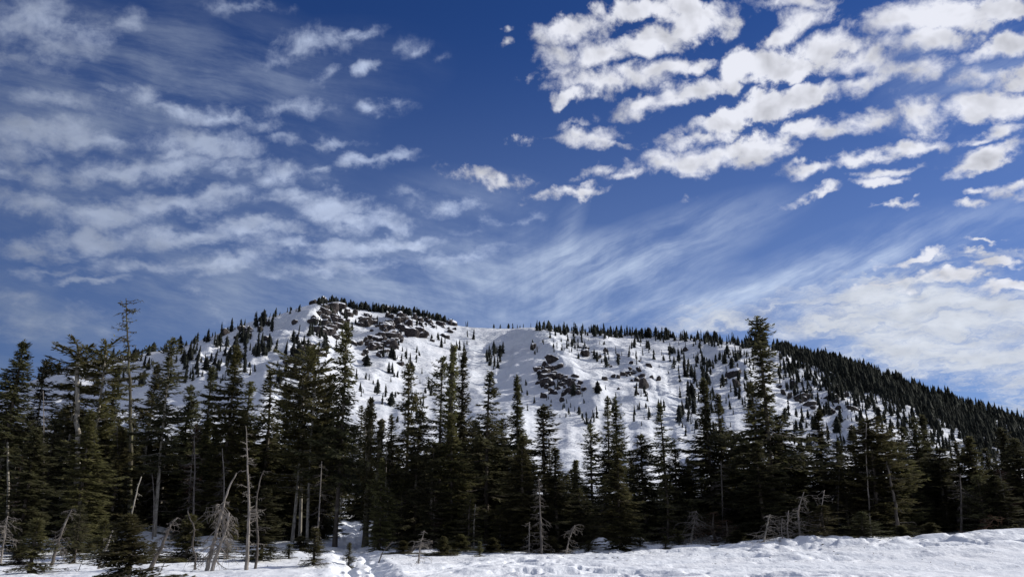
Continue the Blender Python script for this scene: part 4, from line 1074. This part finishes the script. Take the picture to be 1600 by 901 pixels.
for (n, cx, cy, sx, sy, rot, w, lab, grp) in [
        (40, 862, 596, 10, 13, 0, 10, 'small dark rock of the broken rib in the middle of the face', 'rocks of the central rib'),
        (22, 893, 608, 14, 6, 20, 10, 'reddish dark rock at the lower end of the central rib', 'rocks at the foot of the central rib'),
        (60, 618, 512, 28, 10, 10, 11, 'dark crag rock below the ridge right of the summit', 'crag rocks right of the summit'),
        (44, 600, 540, 14, 12, 0, 10, 'dark rock of the lower crag under the summit ridge', 'rocks of the lower crag'),
        (26, 675, 505, 24, 6, 15, 8, 'dark rock strung along the slope under the ridge trees', 'rocks under the ridge trees'),
        (50, 520, 502, 18, 15, 0, 11, 'dark rock on the summit rib', 'rocks on the summit rib'),
        (24, 470, 555, 22, 14, -30, 9, 'dark rock on the lower left rib below the summit', 'rocks on the lower left rib'),
        (14, 392, 515, 22, 10, 0, 8, 'dark rock near the left skyline', 'rocks near the left skyline'),
        (18, 960, 560, 30, 9, 20, 6, 'small rock in the slanting line below the right ridge', 'rocks in the slanting line'),
        (16, 985, 600, 22, 8, 0, 7, 'small rock scattered beside the biggest boulder', 'rocks beside the biggest boulder'),
        (18, 1275, 625, 30, 8, 18, 8, 'small rock of the dark band on the right slope', 'rocks of the right band'),
        (12, 1330, 605, 20, 10, 20, 7, 'small rock under the edge of the right forest', 'rocks under the right forest')]:
    for i in range(n):
        a, b = rngR.gauss(0, 1) * sx, rngR.gauss(0, 1) * sy
        c, s_ = math.cos(R(rot)), math.sin(R(rot))
        ww = w * rngR.uniform(.45, 1.0) ** 1.3 * 1.9
        hh = ww * rngR.uniform(.55, 1.1)
        if i < n // 6 and n > 36: ww, hh = ww * 2.0, hh * 1.05
        rock(cx + a * c - b * s_, cy + a * s_ + b * c, ww, hh, lab, grp)


# ------------------------------------------------------------------ firs on the mountain
def far_fir(seed, H, Rm, dens, shape, tiers=6, sides=7):
    """a small conifer: ragged tiers of boughs round a stem, with loose sprays"""
    rng = np.random.default_rng(seed)
    mb = MB()
    mb.tube(np.array([[0, 0, -.6], [0, 0, H * .5], [0, 0, H * .97]]), [.12, .08, .02], 3)
    for i in range(tiers):
        t = 0.06 + 0.86 * i / tiers
        r = max(Rm * shape(t) * .8, .14)
        th = (np.arange(sides * 2) + rng.random()) * math.pi / sides
        k = np.where(np.arange(sides * 2) % 2 == 0, 1.0, .5) * rng.uniform(.6, 1.25, sides * 2) * r
        zz = t * H - .12 * r + rng.normal(0, .12, sides * 2) - .35 * k
        ring = np.stack([k * np.cos(th), k * np.sin(th), zz], -1)
        apex = np.array([[rng.normal(0, .05), rng.normal(0, .05), min(t * H + H * 1.5 / tiers, H)]])
        j = np.arange(sides * 2)
        mb.add(np.concatenate([ring, apex]), np.stack([j, (j + 1) % (sides * 2), np.full(sides * 2, sides * 2)], -1))
    n = dens
    t = rng.random(n) ** 0.8 * 0.95 + 0.03
    th = rng.uniform(0, 6.28, n)
    env = Rm * np.array([shape(q) for q in t]) * (0.8 + .45 * vn(t * 9 + seed, th * 1.2, seed))
    rr = env * rng.uniform(.2, .7, n)
    p = np.stack([rr * np.cos(th), rr * np.sin(th), t * H], -1)
    d = np.stack([np.cos(th), np.sin(th), rng.uniform(-.75, .15, n)], -1)
    mb.cards(p, d, np.maximum(env * rng.uniform(.35, .75, n), .22), np.maximum(env * rng.uniform(.16, .30, n), .10), np.tile([0, 0, 1.], (n, 1)) + rng.normal(0, .5, (n, 3)))
    return mb


fshapes = [lambda t: (1 - t) ** .8 * min(1, .6 + 3 * t), lambda t: (1 - t) ** .55 * (.8 + .3 * math.sin(t * 19)), lambda t: .55 * (1 - t) ** .4 + .3 * (1 - t), lambda t: (1 - t) ** .35 * (.5 + .5 * math.sin(t * 2.8 + .3)),
           lambda t: .8 * (1 - t) ** 1.1 + .25 * (1 - t) ** .3]
FAR = [far_fir(50 + i, 8.0, rm, 130, fshapes[i % 5], tn, 8) for i, (rm, tn) in enumerate(((1.7, 9), (1.9, 7), (1.5, 8), (2.7, 6), (1.6, 7), (2.2, 6), (1.3, 10), (2.0, 5), (3.2, 5)))]
FAR_ME = [m.mesh('far_fir', M_FAR) for m in FAR]
FAR_LO = [(np.concatenate(m.v), np.concatenate(m.f)) for m in [far_fir(70 + i, 8.0, rm, 40, fshapes[i % 5], tn, 6) for i, (rm, tn) in enumerate(((1.9, 5), (2.1, 4), (1.5, 5), (2.8, 4), (1.6, 5), (2.4, 4), (1.3, 6), (3.2, 3)))]]
rf = random.Random(11)
cand = []   # picture height, x, y, z, real height, width factor, label, group


def far_spot(px, py, hpx, lab, grp, wf=1.0):
    az, r = solve_r(px, py)
    x, y = r * math.sin(az), r * math.cos(az)
    cand.append((hpx, x, y, None, hpx * r / F, wf, lab, grp))


def zone(n, cx, cy, rx, ry, rot, h0, h1, lab, grp, wf=1.0, clus=0.0):
    c, s_ = math.cos(R(rot)), math.sin(R(rot))
    pa = None
    for i in range(n):
        if pa and rf.random() < clus:
            a, b = pa[0] + rf.gauss(0, 7), pa[1] + rf.gauss(0, 5)
        else:
            q = rf.random() ** .5; w = rf.uniform(0, 6.28)
            a, b = rx * q * math.cos(w), ry * q * math.sin(w)
        pa = (a, b)
        far_spot(cx + a * c - b * s_, cy + a * s_ + b * c, h0 + (h1 - h0) * rf.random() ** 1.7, lab, grp, wf * rf.uniform(.8, 1.25))


zone(120, 350, 556, 84, 36, -18, 9, 24, 'dark fir on the shaded left shoulder of the mountain', 'firs on the left shoulder', clus=.5)
zone(26, 405, 530, 22, 36, 10, 12, 26, 'dark fir in the clump left of the smooth shaded snow chute', 'firs left of the snow chute', clus=.5)
zone(110, 474, 572, 40, 56, 22, 11, 26, 'dark fir on the rocky rib under the summit', 'firs on the summit rib', clus=.6)
zone(36, 525, 500, 34, 22, 20, 9, 18, 'small dark fir among the summit rocks', 'firs among the summit rocks', clus=.5)
zone(26, 640, 510, 60, 20, 12, 7, 14, 'tiny fir among the crags right of the summit', 'firs among the crags', clus=.4)
zone(90, 622, 600, 68, 60, 40, 7, 23, 'dark fir on the open slope below the crags', 'firs below the crags', clus=.45)
zone(20, 772, 560, 12, 20, 0, 12, 22, 'dark fir in the grove on the shaded gully wall', 'firs in the gully grove', clus=.4)
zone(16, 725, 548, 24, 22, 0, 8, 20, 'dark fir left of the gully grove', 'firs left of the gully grove', clus=.5)
zone(30, 860, 620, 60, 34, 10, 6, 13, 'tiny fir near the central rock rib', 'firs near the central rib')
zone(260, 1010, 548, 175, 28, 4, 6, 17, 'small fir scattered on the slope under the middle ridge', 'firs under the middle ridge', clus=.6)
zone(50, 960, 640, 80, 34, 0, 8, 22, 'fir on the bright slope around the biggest boulder', 'firs around the biggest boulder', clus=.5)
zone(170, 1120, 630, 70, 66, 30, 8, 27, 'fir on the bright slope left of the tallest right-hand tree', 'firs left of the tallest right tree', clus=.55)
zone(230, 1295, 612, 84, 42, 18, 7, 21, 'fir on the striped slope under the edge of the right forest', 'firs under the right forest', clus=.45)
zone(190, 1420, 660, 140, 44, 22, 10, 24, 'fir on the last snow of the right slope', 'firs on the last snow', clus=.4)
zone(46, 1290, 680, 80, 34, 10, 14, 28, 'fir low on the right slope behind the front wood', 'firs low on the right slope', clus=.4)
zone(40, 200, 590, 110, 26, -8, 10, 24, 'fir low on the far left slope behind the wood', 'firs on the far left slope', clus=.4)
# one bushy fir alone on the snow
far_spot(574, 572, 20, 'lone full fir on the smooth snow below the crags', None, 1.3)

# trees along the skyline and the right-hand forest: past the 300 largest they join the far wood
for (a, b, n, h0, h1, dy_, wf, lab, grp) in [(498, 700, 190, 7, 15, 4, 1.5, 'small fir on the skyline right of the summit', 'skyline firs right of the summit'),
                                             (700, 840, 12, 6, 12, 0, 1.0, 'small fir on the bare saddle skyline', 'skyline firs on the saddle'),
                                             (838, 1230, 300, 7, 18, 6, 1.15, 'small fir on the skyline of the middle ridge', 'skyline firs of the middle ridge'),
                                             (60, 470, 80, 6, 17, 6, 1.3, 'small fir on the left skyline', 'skyline firs on the left')]:
    for i in range(n):
        px = rf.uniform(a, b)
        if rf.random() < .25 and cand: px = min(max(px, a), b)
        py = np.interp(px, [p[0] for p in RIDGE], [p[1] for p in RIDGE]) + rf.random() ** 1.5 * dy_ + 1.0
        far_spot(px, py, h0 + (h1 - h0) * rf.random() ** 1.6, lab, grp, wf * rf.uniform(.8, 1.3))
cz = terrain(np.array([c[1] for c in cand]), np.array([c[2] for c in cand]))
cand = [c[:3] + (float(z),) + c[4:] for c, z in zip(cand, cz)]
cand.sort(key=lambda c: -c[0])
stuff_list = []
for i, (hp, x, y, z, h, wf, lab, grp) in enumerate(cand):
    if i < 300:
        o = ob('mountain_fir', rf.choice(FAR_ME))
        o.location = (x, y, z - .1)
        s_ = h / 8.0
        o.scale = (s_ * wf, s_ * wf, s_)
        o.rotation_euler = (rf.gauss(0, .05), rf.gauss(0, .05), rf.uniform(0, 6.28))
        tag(o, lab, 'mountain fir', grp)
    else: stuff_list.append((x, y, z, h, wf))
far_rest = MB()


def put_far(mb, x, y, z, h, wf):
    v, f = rf.choice(FAR_LO)
    a = rf.uniform(0, 6.28); s_ = h / 8.0; k1, k2 = rf.gauss(0, .05), rf.gauss(0, .05)
    c, q = math.cos(a) * s_ * wf, math.sin(a) * s_ * wf
    w = np.stack([v[:, 0] * c - v[:, 1] * q + x + k1 * s_ * v[:, 2], v[:, 0] * q + v[:, 1] * c + y + k2 * s_ * v[:, 2], v[:, 2] * s_ + z - .1], -1)
    mb.add(w, f)


for (x, y, z, h, wf) in stuff_list: put_far(far_rest, x, y, z, h, wf)
tag(ob('distant_firs', far_rest.mesh('distant_firs', M_FAR)), 'scatter of tiny firs across the far slope and its skyline', 'far trees', None, 'stuff')
# the right-hand forest on and behind the ridge: one mass
forest = MB()
fpts = []
EDGE = [(1222, 560), (1300, 600), (1400, 646), (1480, 682), (1560, 724), (1660, 765), (1800, 800)]
for i in range(3600):
    px = rf.uniform(1215, 1760)
    yr = float(np.interp(px, [p[0] for p in RIDGE], [p[1] for p in RIDGE]))
    ye = float(np.interp(px, [p[0] for p in EDGE], [p[1] for p in EDGE]))
    t = rf.random()
    py = yr + 1 + (ye - yr) * t + abs(rf.gauss(0, 3))
    if rf.random() < .24: py += rf.random() ** 2 * 52
    az, r = solve_r(px, py, False)
    if rf.random() < .25: r = float(ridge_dist(az)) + rf.uniform(-4, 14)
    x, y = r * math.sin(az), r * math.cos(az)
    fpts.append((x, y, rf.triangular(6, 27, 14) * (.75 if t > .8 else 1.0) * r / F * (1.0 if px > 1280 else .8), rf.uniform(.8, 1.3)))
fz = terrain(np.array([p[0] for p in fpts]), np.array([p[1] for p in fpts]))
for (x, y, h, wf), z in zip(fpts, fz): put_far(forest, x, y, float(z), h, wf)
tag(ob('ridge_forest', forest.mesh('ridge_forest', M_FAR)), 'dark unbroken forest along the descending right ridge', 'forest', None, 'stuff')
print('tris', sum(len(m.polygons) for m in bpy.data.meshes), 'objects', len(bpy.data.objects))
